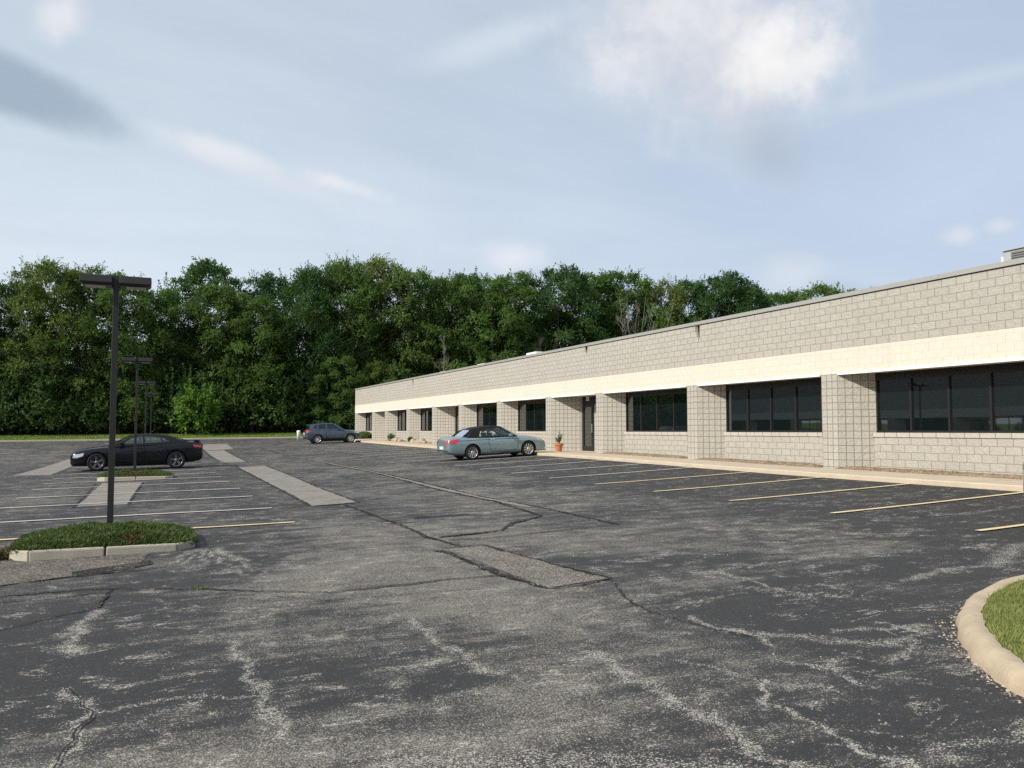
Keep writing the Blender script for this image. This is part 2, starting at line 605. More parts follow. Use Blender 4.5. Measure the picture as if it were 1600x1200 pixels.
def road_paint(name, col):
    """painted line, worn through to the asphalt in specks"""
    m, t, b, out = new_mat(name)
    tc = t.node('ShaderNodeTexCoord')
    P = tc.outputs['Object']
    n = t.noise(P, 1.7, 6.0, 0.7)
    f = t.noise(P, 45.0, 3.0, 0.6)
    wear = t.step(t.math('ADD', t.math('MULTIPLY', n, 0.75), t.math('MULTIPLY', f, 0.6)), 0.68, 0.98)
    c = t.mix(wear, col, (0.085, 0.08, 0.072))
    t.put(b.inputs['Base Color'], c)
    b.inputs['Roughness'].default_value = 0.8
    b.inputs['Specular IOR Level'].default_value = 0.25
    return m


def ground_mat():
    m, t, b, out = new_mat('grass_ground')
    tc = t.node('ShaderNodeTexCoord')
    P = tc.outputs['Object']
    n = t.noise(P, 0.5, 6.0, 0.65)
    f = t.noise(P, 14.0, 6.0, 0.7)
    c = t.mix(t.step(n, 0.3, 0.7), (0.080, 0.130, 0.028), (0.145, 0.195, 0.050))
    c = t.mix(t.step(f, 0.35, 0.75, 0.0, 0.7), c, (0.16, 0.155, 0.06))
    t.put(b.inputs['Base Color'], c)
    b.inputs['Roughness'].default_value = 0.95
    b.inputs['Specular IOR Level'].default_value = 0.1
    bp = t.node('ShaderNodeBump', Strength=0.6, Distance=0.05)
    t.put(bp.inputs['Height'], f)
    t.l.new(bp.outputs[0], b.inputs['Normal'])
    return m


asphalt_mat()
ground_mat()
gravelly('patch_tan', (0.150, 0.136, 0.120), (0.225, 0.206, 0.184), 90, 0.42, (0.36, 0.33, 0.29))
gravelly('patch_worn', (0.070, 0.063, 0.055), (0.105, 0.096, 0.084), 95, 0.40, (0.36, 0.33, 0.28))
gravelly('patch_brown', (0.066, 0.057, 0.050), (0.112, 0.099, 0.086), 60, 0.30, (0.30, 0.26, 0.22))
gravelly('sealant', (0.020, 0.020, 0.020), (0.036, 0.034, 0.032), 70, 0.06)
gravelly('mulch', (0.10, 0.075, 0.050), (0.20, 0.155, 0.105), 28, 0.55, (0.34, 0.26, 0.17))
gravelly('crumbs', (0.16, 0.14, 0.115), (0.24, 0.21, 0.17), 45, 0.5, (0.5, 0.45, 0.37))
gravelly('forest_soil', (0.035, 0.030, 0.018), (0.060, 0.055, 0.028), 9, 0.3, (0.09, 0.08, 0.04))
road_paint('paint_yellow', (0.70, 0.575, 0.33))
road_paint('paint_white', (0.58, 0.55, 0.48))
plain('sidewalk_concrete', (0.485, 0.410, 0.312), 0.9, 0, 0.20, 1.6, 0.25, 70, 0.2)
plain('curb_concrete', (0.44, 0.40, 0.325), 0.9, 0, 0.28, 4.5, 0.3, 55, 0.2)
plain('tan_curb', (0.43, 0.352, 0.250), 0.9, 0, 0.34, 5.5, 0.55, 45, 0.2)
plain('curb_joint', (0.22, 0.18, 0.135), 0.95, spec=0.1)
block_mat('block_running', (0.462, 0.438, 0.385), (0.428, 0.405, 0.354), (0.25, 0.234, 0.20), 0.4, 0.5)
block_mat('block_stack', (0.462, 0.438, 0.385), (0.426, 0.403, 0.352), (0.18, 0.166, 0.142), 0.2, 0.0, 1.1, 0.010)
block_mat('block_band', (0.665, 0.612, 0.520), (0.655, 0.602, 0.510), (0.650, 0.597, 0.505), 0.4, 0.5, 0.13, 0.003)
block_mat('block_sill', (0.485, 0.458, 0.40), (0.45, 0.424, 0.37), (0.22, 0.195, 0.16), 0.4, 0.0, 0.6, 0.010, 0.4)
plain('white_metal', (0.80, 0.79, 0.75), 0.5, 0, 0.03)
plain('coping_metal', (0.37, 0.37, 0.34), 0.5, 0.3, 0.06, 1.5)
plain('soffit_board', (0.62, 0.58, 0.49), 0.8)
plain('roof_membrane', (0.45, 0.44, 0.42), 0.9)
plain('bronze_frame', (0.020, 0.019, 0.018), 0.42, 0.3)
plain('pale_frame', (0.34, 0.33, 0.30), 0.5, 0.4)
plain('stain', (0.13, 0.105, 0.08), 0.95, 0, 0.3, 9, spec=0.1)
plain('pole_bronze', (0.030, 0.028, 0.028), 0.45, 0.2, 0.15, 4.0)
plain('lamp_lens', (0.42, 0.42, 0.38), 0.25)
plain('galvanised', (0.40, 0.42, 0.42), 0.5, 0.4, 0.08)
plain('grille_grey', (0.16, 0.155, 0.145), 0.7)
plain('terracotta', (0.48, 0.165, 0.065), 0.75, 0, 0.15, 12)
plain('soil', (0.05, 0.038, 0.028), 0.95)
plain('bark', (0.085, 0.072, 0.058), 0.95, 0, 0.3, 5, 0.6, 25, 0.1)
plain('bare_bark', (0.20, 0.182, 0.155), 0.95, 0, 0.25, 6, spec=0.1)
plain('rock', (0.36, 0.30, 0.22), 0.9, 0, 0.25, 7, 0.6, 18, 0.2)
plain('plastic_white', (0.78, 0.77, 0.73), 0.5)
leaf_mat('leaf_mid', (0.046, 0.091, 0.022), (0.124, 0.207, 0.049), (0.129, 0.196, 0.050))
leaf_mat('leaf_dark', (0.029, 0.066, 0.021), (0.078, 0.146, 0.043), (0.085, 0.146, 0.043))
leaf_mat('leaf_warm', (0.066, 0.110, 0.027), (0.170, 0.233, 0.058), (0.184, 0.212, 0.067))
leaf_mat('leaf_bright', (0.090, 0.170, 0.030), (0.170, 0.280, 0.055), (0.15, 0.26, 0.05), 0.45)
leaf_mat('juniper', (0.065, 0.105, 0.034), (0.150, 0.200, 0.068), (0.13, 0.18, 0.06), 0.2)
leaf_mat('juniper_brown', (0.10, 0.075, 0.035), (0.19, 0.14, 0.07), (0.15, 0.10, 0.05), 0.2)
leaf_mat('grass_blade', (0.18, 0.205, 0.060), (0.34, 0.34, 0.135), (0.30, 0.30, 0.11), 0.3)
leaf_mat('verge_blade', (0.120, 0.190, 0.034), (0.220, 0.300, 0.065), (0.20, 0.27, 0.06), 0.3)
leaf_mat('pot_leaf', (0.055, 0.085, 0.030), (0.12, 0.15, 0.06), (0.13, 0.13, 0.06), 0.3)

def window_glass():
    m, t, b, out = new_mat('window_glass')
    tc = t.node('ShaderNodeTexCoord')
    n = t.noise(tc.outputs['Object'], 0.7, 2.0, 0.5)
    t.put(b.inputs['Base Color'], (0.005, 0.009, 0.010))
    b.inputs['Roughness'].default_value = 0.015
    b.inputs['IOR'].default_value = 1.75
    b.inputs['Specular IOR Level'].default_value = 1.0
    bp = t.node('ShaderNodeBump', Strength=0.03, Distance=0.02)
    t.put(bp.inputs['Height'], n)
    t.l.new(bp.outputs[0], b.inputs['Normal'])
window_glass()


# ------------------------------------------------------------------ ground, lot and everything flat
def spaced(a, b, f):
    """points from a to b with a step given by f(position)"""
    out = [a]
    while out[-1] < b:
        out.append(out[-1] + f(out[-1]))
    out[-1] = b
    return np.array(out)


LOT_X0, LOT_X1, LOT_Y0, LOT_Y1 = -29.0, 15.62, -30.0, 88.0


def sheet_from_grid(xs, ys, zf, name, mat):
    nx, ny = len(xs), len(ys)
    V = [(x, y, zf(x, y)) for y in ys for x in xs]
    F = [(j * nx + i, j * nx + i + 1, (j + 1) * nx + i + 1, (j + 1) * nx + i) for j in range(ny - 1) for i in range(nx - 1)]
    me = bpy.data.meshes.new(name)
    me.from_pydata(V, [], F)
    me.materials.append(MAT[mat])
    me.polygons.foreach_set('use_smooth', [True] * len(F))
    return link(name, me), np.array(V)


def build_ground():
    xs = np.array(sorted(set([-700, -400, -200, -100, -60] + list(np.arange(-45, 60, 3.0)) + [15.62, 15.7, 80, 120, 200, 400, 700])))
    ys = np.array(sorted(set([-500, -200, -100, -40] + list(np.arange(-30, 86, 4.0)) + [87.9, 88.1, 90, 92, 94, 96.1] + list(np.arange(98, 150, 4.0)) + [180, 260, 400, 700, 1400])))

    def zf(x, y):
        far = y > 88.0
        return gz(x, min(y, 140)) + (bank(y) if far else -0.16)
    g, _ = sheet_from_grid(xs, ys, zf, 'ground', 'grass_ground')
    tag(g, 'grass ground reaching from the lot kerb into the wood', kind='structure')
    # forest floor beyond the strip of grass
    xs = np.arange(-70, 175, 5.0)
    ys = np.array([96.1, 98, 103, 110, 120, 140])
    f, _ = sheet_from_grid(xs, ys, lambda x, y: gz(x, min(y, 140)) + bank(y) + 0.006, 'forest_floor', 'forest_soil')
    tag(f, 'dark leaf-litter floor under the trees', kind='structure')


# worn streaks and cracks whose stones show through the sealcoat: (points, half width, strength)
WORN = [
    ([(3.61, 4.25), (3.4, 3.95), (3.34, 3.63), (3.37, 3.4), (3.33, 3.13), (3.35, 2.92), (3.3, 2.5)], .022, 1.1),
    ([(2.96, 5.33), (2.96, 4.98), (2.91, 4.39), (2.92, 3.95), (2.85, 3.42), (2.89, 3.0)], .10, .62),
    ([(4.22, 5.88), (4.21, 5.64), (4.32, 5.12), (4.27, 4.88)], .05, .9),
    ([(4.3, 4.41), (4.15, 4.04), (4.14, 3.8)], .03, .7),
    ([(5.79, 7.47), (6.37, 7.58), (7.01, 7.56), (7.7, 7.66)], .05, .65),
    ([(5.76, 7.38), (5.7, 6.6), (5.66, 6.07)], .04, .65),
    ([(3.4, 4.92), (3.58, 4.66), (3.55, 4.36), (3.61, 4.25)], .04, .55),
    ([(4.41, 5.18), (4.59, 4.97), (4.87, 4.61), (5.22, 4.52)], .13, .62),
    ([(0.64, 6.82), (0.68, 6.13), (0.7, 5.43), (0.71, 4.93), (0.72, 4.65)], .07, .68),
    ([(2.15, 6.99), (2.07, 6.3), (2.12, 5.86), (2.15, 5.23)], .07, .62),
    ([(-0.38, 8.58), (-0.48, 7.84), (-0.47, 7.08)], .10, .72),
    ([(-0.42, 6.13), (-0.32, 5.67), (-0.24, 5.51), (-0.32, 5.16), (-0.36, 4.76)], .05, .75),
    ([(-0.24, 5.51), (0.05, 5.62), (0.4, 5.52), (0.7, 5.4)], .03, .6),
    ([(0.9, 12.1), (1.05, 11.5), (1.1, 11.0)], .10, .75),
    ([(0.55, 12.1), (0.35, 11.2)], .03, .8), ([(0.62, 12.1), (0.5, 11.0)], .03, .75),
    ([(0.72, 12.1), (0.72, 11.0)], .03, .75), ([(0.8, 12.1), (0.95, 10.6)], .035, .8),
    ([(0.9, 12.0), (1.2, 10.9), (1.0, 9.9)], .05, .6),
    ([(8.5, 6.2), (9.8, 6.9), (11.2, 6.8)], .22, .5), ([(7.0, 6.1), (7.8, 6.3), (9.0, 6.2)], .10, .6),
    ([(8.0, 9.5), (8.6, 8.7), (9.8, 8.1)], .05, .6), ([(9.2, 10.4), (9.0, 9.4), (9.4, 8.2)], .05, .5),
    ([(11.0, 9.6), (12.4, 9.3), (14.0, 9.5)], .06, .45), ([(11.2, 12.2), (12.6, 11.7), (14.6, 12.1)], .06, .45),
    ([(9.2, 14.0), (10.4, 13.0), (11.6, 11.5)], .06, .45), ([(11.5, 15.2), (13.0, 14.6), (15.0, 14.7)], .06, .4),
    ([(5.5, 4.62), (5.0, 4.35), (4.6, 4.2)], .03, .5), ([(5.7, 4.75), (5.3, 4.9), (4.9, 4.95)], .05, .5),
    ([(4.6, 3.1), (4.1, 2.95), (3.6, 3.0)], .08, .45), ([(1.1, 4.0), (1.7, 3.8), (2.6, 3.3)], .20, .45),
]
# broad worn (positive) and still dark (negative) areas: centre x, y, radii, amount
AREAS = [(2.95, 10.3, 1.1, 1.7, .42), (2.2, 8.9, .9, .9, .18), (3.6, 14.2, 1.4, 2.2, .14), (0.0, 4.2, .7, .5, .2), (0.52, 7.2, .45, .6, .22), (2.36, 4.5, .6, .7, .30), (6.7, 17, 1.6, 2.2, .16),
         (6.0, 22, 1.5, 3, .10), (8.0, 7.7, 1.0, .7, .30), (6.6, 9.6, 1.2, 1.2, .26), (1.0, 8.3, .8, .6, .30),
         (2.5, 7.2, .9, .9, .36), (0.4, 4.4, .8, .5, .36), (1.7, 4.1, .8, .5, .40), (3.4, 6.5, .7, .8, .20),
         (1.6, 9.5, .6, .8, .36), (3.1, 13.1, .8, 1.6, .22), (4.6, 12.6, .8, 1.0, .22), (5.3, 10.5, .8, 1.4, .28),
         (-0.1, 8.3, .7, .7, -.20), (-0.5, 6.4, .6, .9, -.20), (5.3, 5.4, .9, .8, -.26), (10.7, 10.8, 3, 2, -.10),
         (1.1, 10.8, .5, .9, -.28), (4.2, 3.5, .7, .5, -.20), (1.0, 5.9, .35, .4, -.28), (7.0, 40, 3, 6, .08),
         (1.9, 5.2, .25, .25, -.3), (-2.2, 26, 1.2, 4, .22), (-3.2, 20, 1.4, 4, .2), (1.2, 13.4, .9, .8, -.22), (2.9, 14.3, .4, 1.2, .1),
         (9.0, 28, 2.0, 6, .14), (12.5, 25, 2.5, 6, .10), (-6, 50, 5, 12, .10), (5.2, 7.2, .6, .5, .16)]


def build_lot():
    fx = lambda x: 0.033 if -1.3 < x < 6.0 else (0.10 if -2.5 < x < 9.5 else 0.17 if -5 < x < 15.62 else 1.2)
    fy = lambda y: 1.5 if y < 0 else (0.036 + max(0.0, y - 5.0) * 0.0125 if y < 60 else 1.0)
    xs = spaced(LOT_X0, LOT_X1, fx)
    ys = spaced(LOT_Y0, LOT_Y1, fy)
    o, V = sheet_from_grid(xs, ys, gz, 'parking_lot', 'asphalt')
    tag(o, 'worn asphalt of the car park, sealcoat rubbed through to pale stones', kind='structure')
    X, Y = V[:, 0], V[:, 1]
    sstep = lambda a, b, v: np.clip((v - a) / (b - a), 0, 1) ** 2 * (3 - 2 * np.clip((v - a) / (b - a), 0, 1))
    w = np.full(len(V), 0.37)
    w -= 0.30 * sstep(9.4, 11.0, X) * (1 - sstep(20, 50, Y))             # stalls along the building keep their sealcoat
    w -= 0.12 * sstep(3.0, 2.2, X) * sstep(12, 15, Y) * (1 - sstep(40, 55, Y))
    w -= 0.20 * (1 - sstep(0.2, 1.0, X)) * (1 - sstep(8, 12, Y)) * sstep(4.6, 6.0, Y)
    w -= 0.20 * sstep(3.6, 5.0, X) * (1 - sstep(6.0, 9.0, Y))
    for cx, cy, rx, ry, a in AREAS:
        w += a * np.exp(-((X - cx) / rx) ** 2 - ((Y - cy) / ry) ** 2)
    c = np.zeros(len(V))
    rng = np.random.default_rng(4)
    jit = rng.random(len(V))
    for pts, hw, s in WORN:
        d = np.full(len(V), 1e9)
        m = (X > min(p[0] for p in pts) - 1) & (X < max(p[0] for p in pts) + 1) & (Y > min(p[1] for p in pts) - 1) & (Y < max(p[1] for p in pts) + 1)
        xm, ym = X[m], Y[m]
        ox, oy = xm, ym
        xm = ox + 0.035 * np.sin(oy * 9 + 3 * np.sin(ox * 5)) + 0.02 * np.sin(oy * 23 + ox * 9)
        ym = oy + 0.035 * np.sin(ox * 10 + 2 * np.sin(oy * 6)) + 0.02 * np.sin(ox * 27 + oy * 8)
        dm = np.full(len(xm), 1e9)
        for (ax, ay), (bx, by) in zip(pts, pts[1:]):
            L2 = (bx - ax) ** 2 + (by - ay) ** 2
            tt = np.clip(((xm - ax) * (bx - ax) + (ym - ay) * (by - ay)) / L2, 0, 1)
            dm = np.minimum(dm, np.hypot(xm - ax - tt * (bx - ax), ym - ay - tt * (by - ay)))
        c[m] = np.maximum(c[m], s * (0.75 + 0.25 * jit[m]) * np.exp(-(dm / (hw * .50 + .008)) ** 2))
    for n, arr in (('wear', w), ('crackle', c)):
        a = o.data.attributes.new(n, 'FLOAT', 'POINT')
        a.data.foreach_set('value', arr.astype(np.float32))
    return o


def jitter_outline(pts, step, amp, seed, closed=True):
    rng = random.Random(seed)
    out = []
    n = len(pts)
    for i in range(n if closed else n - 1):
        a, b = Vector(pts[i]), Vector(pts[(i + 1) % n])
        L = (b - a).length
        k = max(1, int(L / step))
        nrm = Vector((-(b - a).y, (b - a).x)).normalized()
        for q in range(k):
            p = a.lerp(b, q / k)
            out.append(p + nrm * rng.uniform(-amp, amp) if q else p)
    if not closed:
        out.append(Vector(pts[-1]))
    return out


def patch(name, pts, dz, mat, label, amp=0.015, seed=1):
    """flat sheet lying on the lot"""
    P = jitter_outline(pts, 0.25, amp, seed)
    bm = bmesh.new()
    f = bm.faces.new([bm.verts.new((p.x, p.y, 0)) for p in P])
    bmesh.ops.triangulate(bm, faces=[f])
    for _ in range(4):
        ed = [e for e in bm.edges if e.calc_length() > 0.8]
        if not ed:
            break
        bmesh.ops.subdivide_edges(bm, edges=ed, cuts=1)
        bmesh.ops.triangulate(bm, faces=bm.faces)
    for v in bm.verts:
        v.co.z = gz(v.co.x, v.co.y) + dz
    bmesh.ops.recalc_face_normals(bm, faces=bm.faces)
    if bm.faces and sum(f.normal.z for f in bm.faces) < 0:
        bmesh.ops.reverse_faces(bm, faces=bm.faces)
    me = bpy.data.meshes.new(name)
    bm.to_mesh(me)
    bm.free()
    me.materials.append(MAT[mat])
    return tag(link(name, me), label, kind='structure')


def ribbon(name, pts, width, dz, mat, label, amp=0.02, wvar=0.4, seed=1, step=0.09):
    """sealed crack or painted line laid on the lot"""
    P = jitter_outline(pts, step, amp, seed, closed=False)
    rng = random.Random(seed + 99)
    rows = []
    ph = rng.uniform(0, 9)
    for i, p in enumerate(P):
        a, c = P[max(i - 1, 0)], P[min(i + 1, len(P) - 1)]
        t = (c - a).normalized()
        n = Vector((-t.y, t.x))
        w = width * 0.5 * (1 + wvar * (0.6 * math.sin(i * 0.31 + ph) + rng.uniform(-.5, .5)))
        if wvar > 0.2 and i in (0, len(P) - 1):
            w *= 0.3
        l, r = p + n * w, p - n * w
        rows.append([(r.x, r.y, gz(r.x, r.y) + dz), (l.x, l.y, gz(l.x, l.y) + dz)])
    mb = MB()
    mb.grid(rows[::-1] if False else rows, s=False)
    o = mb.build(name, MAT[mat])
    if o.data.polygons and o.data.polygons[0].normal.z < 0:
        o.data.flip_normals()
    return tag(o, label, kind='structure')


def build_markings():
    patch('asphalt_patch', [(3.95, 69.95), (6.07, 70.9), (5.57, 60.1), (3.68, 58.9)], .006, 'patch_tan', 'pale rectangular patch farthest down the lane', seed=2)
    patch('asphalt_patch', [(3.66, 58.5), (4.85, 58.6), (4.57, 42.4), (3.45, 42.4)], .006, 'patch_tan', 'pale strip patch behind the black car', seed=3)
    patch('asphalt_patch', [(3.64, 37.02), (4.77, 37.11), (4.27, 17.95), (3.24, 17.7)], .006, 'patch_tan', 'long pale strip patch along the lane', seed=4)
    patch('asphalt_patch', [(-1.21, 29.2), (-0.07, 28.7), (-0.34, 20.5), (-1.33, 20.5)], .006, 'patch_tan', 'pale patch between the two planted islands', seed=5)
    patch('asphalt_patch', [(-4.6, 36.6), (-3.9, 52.0), (-2.95, 51.8), (-3.28, 36.0)], .006, 'patch_tan', 'pale strip patch in front of the black car', seed=6)
    patch('asphalt_patch', [(3.73, 10.58), (4.25, 10.58), (4.53, 7.7), (3.72, 7.56)], .006, 'patch_worn', 'worn patch outlined in black sealant', seed=7)
    patch('asphalt_patch', [(-1.9, 12.24), (0.1, 12.2), (-0.1, 10.9), (-0.4, 10.72), (-1.06, 10.62), (-1.45, 10.45), (-2.3, 10.8)], .006, 'patch_brown', 'brown gravelly patch by the near island', .05, seed=8)
    patch('asphalt_patch', [(-0.75, 11.05), (0.1, 11.5), (0.12, 11.2), (-0.2, 10.85), (-0.72, 10.72)], .010, 'sealant', 'dark tarred spot by the near island', .03, seed=9)
    S = [([(3.50, 10.52), (3.62, 10.32), (3.60, 9.69), (3.62, 9.08), (3.61, 8.4), (3.72, 7.54)], .085),
         ([(3.66, 10.62), (4.27, 10.62), (4.35, 9.56), (4.48, 8.06), (4.55, 7.7), (4.08, 7.5), (3.72, 7.52)], .045),
         ([(-1.31, 9.81), (-0.51, 9.78), (0.63, 9.17), (1.06, 8.81), (1.71, 8.4), (2.45, 8.42), (3.0, 8.49), (3.58, 8.4)], .03),
         ([(3.25, 17.7), (3.9, 17.75), (3.92, 14.39), (3.95, 13.75), (3.85, 11.75), (3.95, 10.68)], .06),
         ([(3.98, 11.68), (4.46, 11.77), (5.1, 11.91), (5.54, 12.59), (6.49, 13.37)], .085),
         ([(4.02, 11.36), (4.56, 11.23), (5.56, 11.38), (6.97, 11.52)], .03),
         ([(7.39, 60), (7.35, 46.56), (7.27, 27.98), (6.80, 19.56), (6.81, 16.23), (6.49, 13.37)], .07),
         ([(7.45, 62), (7.49, 46), (7.49, 29.5), (7.17, 21.06), (6.98, 17.45), (7.07, 14.57), (6.97, 11.52)], .05),
         ([(4.80, 37.1), (4.62, 30), (4.36, 23.03), (4.29, 17.95)], .05), ([(3.60, 37), (3.42, 28.66), (3.32, 22.29), (3.22, 17.75)], .06),
         ([(3.26, 17.69), (3.9, 17.85), (4.3, 17.93)], .05),
         ([(-1.4, 9.49), (-0.78, 9.42), (-0.36, 9.55)], .02), ([(-2.0, 10.40), (-1.4, 10.44), (-1.07, 10.58), (-0.75, 10.70), (0.3, 10.85)], .035),
         ([(-1.3, 7.9), (-1.07, 8.15), (-0.75, 8.43), (-0.36, 8.72), (-0.31, 9.3), (-0.28, 9.62), (-0.19, 9.75)], .022),
         ([(-0.42, 6.13), (-0.32, 5.67), (-0.24, 5.51), (-0.32, 5.16), (-0.36, 4.76), (-0.33, 4.3)], .010),
         ([(4.53, 7.69), (4.15, 6.79), (4.04, 6.18), (4.14, 5.55), (4.29, 5.08)], .018),
         ([(3.72, 38.6), (3.6, 37.05), (4.8, 37.15)], .04), ([(3.55, 42.3), (3.4, 50), (3.62, 58.5)], .04),
         ([(4.62, 42.4), (4.75, 50), (4.9, 58.5)], .05), ([(-1.38, 29.2), (-1.36, 24), (-1.40, 20.2)], .03), ([(-0.02, 28.7), (-0.2, 24), (-0.3, 20.4)], .04),
         ([(5.9, 12.6), (7.6, 12.0), (9.2, 11.0)], .012), ([(0.7, 8.9), (1.7, 8.0), (3.2, 7.9)], .010)]
    for i, (p, w) in enumerate(S):
        ribbon('sealed_crack', p, w, .012, 'sealant', 'black sealant line on the asphalt', .025, .55, 20 + i)
    ribbon('seam_strip', [(7.42, 60), (7.41, 46), (7.38, 29.5), (6.98, 20.5), (6.90, 17.2), (6.95, 14.8)], .16, .008, 'patch_tan', 'pale seam running down the lane', .02, .25, 70, .2)
    # stall lines by the building, then the double row around the lamp posts
    k = 0
    y = 7.95
    while y < 76:
        ribbon('stall_line', [(10.55, y), (15.56, y + .03)], .105, .017, 'paint_yellow' if k < 5 else 'paint_white', 'stall line running up to the walk', .004, .08, 80 + k, .3)
        y += 2.66
        k += 1
    for i, y in enumerate([11.9, 14.85, 17.72, 21.05, 23.95, 27.25, 30.1, 33.0, 36.0, 38.9, 41.9, 44.9, 47.9, 51, 54, 57, 60, 63, 66]):
        ribbon('stall_line', [(-2.9, y), (2.42, y)] if i else [(-4.2, y + .2), (-2.0, y + .1)], .12, .017, 'paint_yellow' if i in (1,) else 'paint_white',
               'stall line crossing the double row of bays', .004, .08, 140 + i, .3)
    for i in range(8):
        ribbon('stall_line', [(-12.0, 46 + 3 * i), (-7.0, 46 + 3 * i)], .10, .017, 'paint_white', 'faint stall line at the far side of the lot', .004, .08, 170 + i, .3)


def build_walk():
    """sidewalk with a concrete kerb edge, following the lot up its slope"""
    mb = MB()
    ys = [i * 1.0 for i in range(-30, 78)]
    rows = []
    for y in ys:
        z = gz(15.6, y) + 0.115
        e = 15.60 + 0.012 * math.sin(y * 1.7) + 0.01 * math.sin(y * 4.1)
        rows.append([(e, y, z - 0.3), (e, y, z - 0.02), (e + 0.02, y, z), (16.6, y, z + .004), (18.44, y, z + .008), (18.44, y, z - .3)])
    mb.grid(rows, s=False)
    o = mb.build('sidewalk', MAT['sidewalk_concrete'])
    bm = bmesh.new()
    bm.from_mesh(o.data)
    bmesh.ops.recalc_face_normals(bm, faces=bm.faces)
    if max(bm.faces, key=lambda f: abs(f.normal.z)).normal.z < 0:
        bmesh.ops.reverse_faces(bm, faces=bm.faces)
    bm.to_mesh(o.data)
    bm.free()
    tag(o, 'tan concrete walk with kerb in front of the office block', kind='structure')
    mj = MB()
    for y in range(-10, 78, 2):
        zs = [(15.622, .1165), (16.6, .1205), (17.58, .1245)]
        for (xa, da), (xb, db) in zip(zs, zs[1:]):
            za, zb = gz(15.6, y) + da, gz(15.6, y) + db
            mj.face([(xa, y - .005, za), (xb, y - .005, zb), (xb, y + .005, zb), (xa, y + .005, za)])
    tag(mj.build('walk_joint', MAT['curb_joint']), 'dark joints scored across the walk', kind='structure')
    # far kerb
    mb = MB()
    rows = []
    for i in range(0, 68):
        x = -50 + i
        z = gz(x, 88.0)
        rows.append([(x, 87.86, z - .1), (x, 87.88, z + .12), (x, 88.02, z + .14), (x, 88.04, z - .1)])
    mb.grid(rows, s=False)
    o = mb.build('kerb', MAT['curb_concrete'])
    o.data.flip_normals()
    tag(o, 'concrete kerb between the far end of the lot and the grass', kind='structure')


# ------------------------------------------------------------------ office block
FX = 17.70          # front plane
DEP = 0.70          # depth of the window recesses (their sides are splayed at 45 degrees)
Z_SILL, Z_SOF, Z_BAND, Z_COP, Z_TOP = 1.58, 3.22, 3.93, 5.34, 5.46
PIERS = [(75.9, 75.3), (69.6, 69.0), (65.5, 64.9), (59.4, 58.8), (53.4, 52.75), (48.2, 47.6), (42.1, 41.5), (36.0, 35.35),
         (31.1, 30.5), (24.55, 23.95), (18.1, 17.5), (11.6, 11.0), (5.2, 4.6), (-0.4, -1.0)]
DOOR_AFTER = {1, 4, 7}
Y_END, Y_START, X_BACK = 75.9, -1.0, 46.0


def frame_window(parent, y0, y1, zb, zt, x):
    """aluminium window: outer frame, mullions and one sheet of dark glass behind"""
    fr = MB()
    t = 0.055
    fr.box((x - .03, y0, zb), (x + .05, y1, zb + t))
    fr.box((x - .03, y0, zt - .20), (x + .05, y1, zt))
    fr.box((x - .028, y0, zb + t), (x + .05, y0 + t, zt - .20))
    fr.box((x - .028, y1 - t, zb + t), (x + .05, y1, zt - .20))
    n = max(2, round((y1 - y0) / 1.07))
    for i in range(1, n):
        yc = y0 + (y1 - y0) * i / n
        fr.box((x - .026, yc - .03, zb + t), (x + .05, yc + .03, zt - .20))
    w = fr.build('window', MAT['bronze_frame'], parent)
    gl = MB()
    rng = random.Random(int(y0 * 10))
    for i in range(n):
        a, b = y0 + (y1 - y0) * i / n, y0 + (y1 - y0) * (i + 1) / n
        d = rng.uniform(-.0022, .0022)
        e = rng.uniform(-.0016, .0016)
        gl.face([(x + .02 + d, b, zb + .02), (x + .02 - d, a, zb + .02), (x + .02 - d + e, a, zt - .05), (x + .02 + d + e, b, zt - .05)])
    gl.build('pane', MAT['window_glass'], w)
    return w


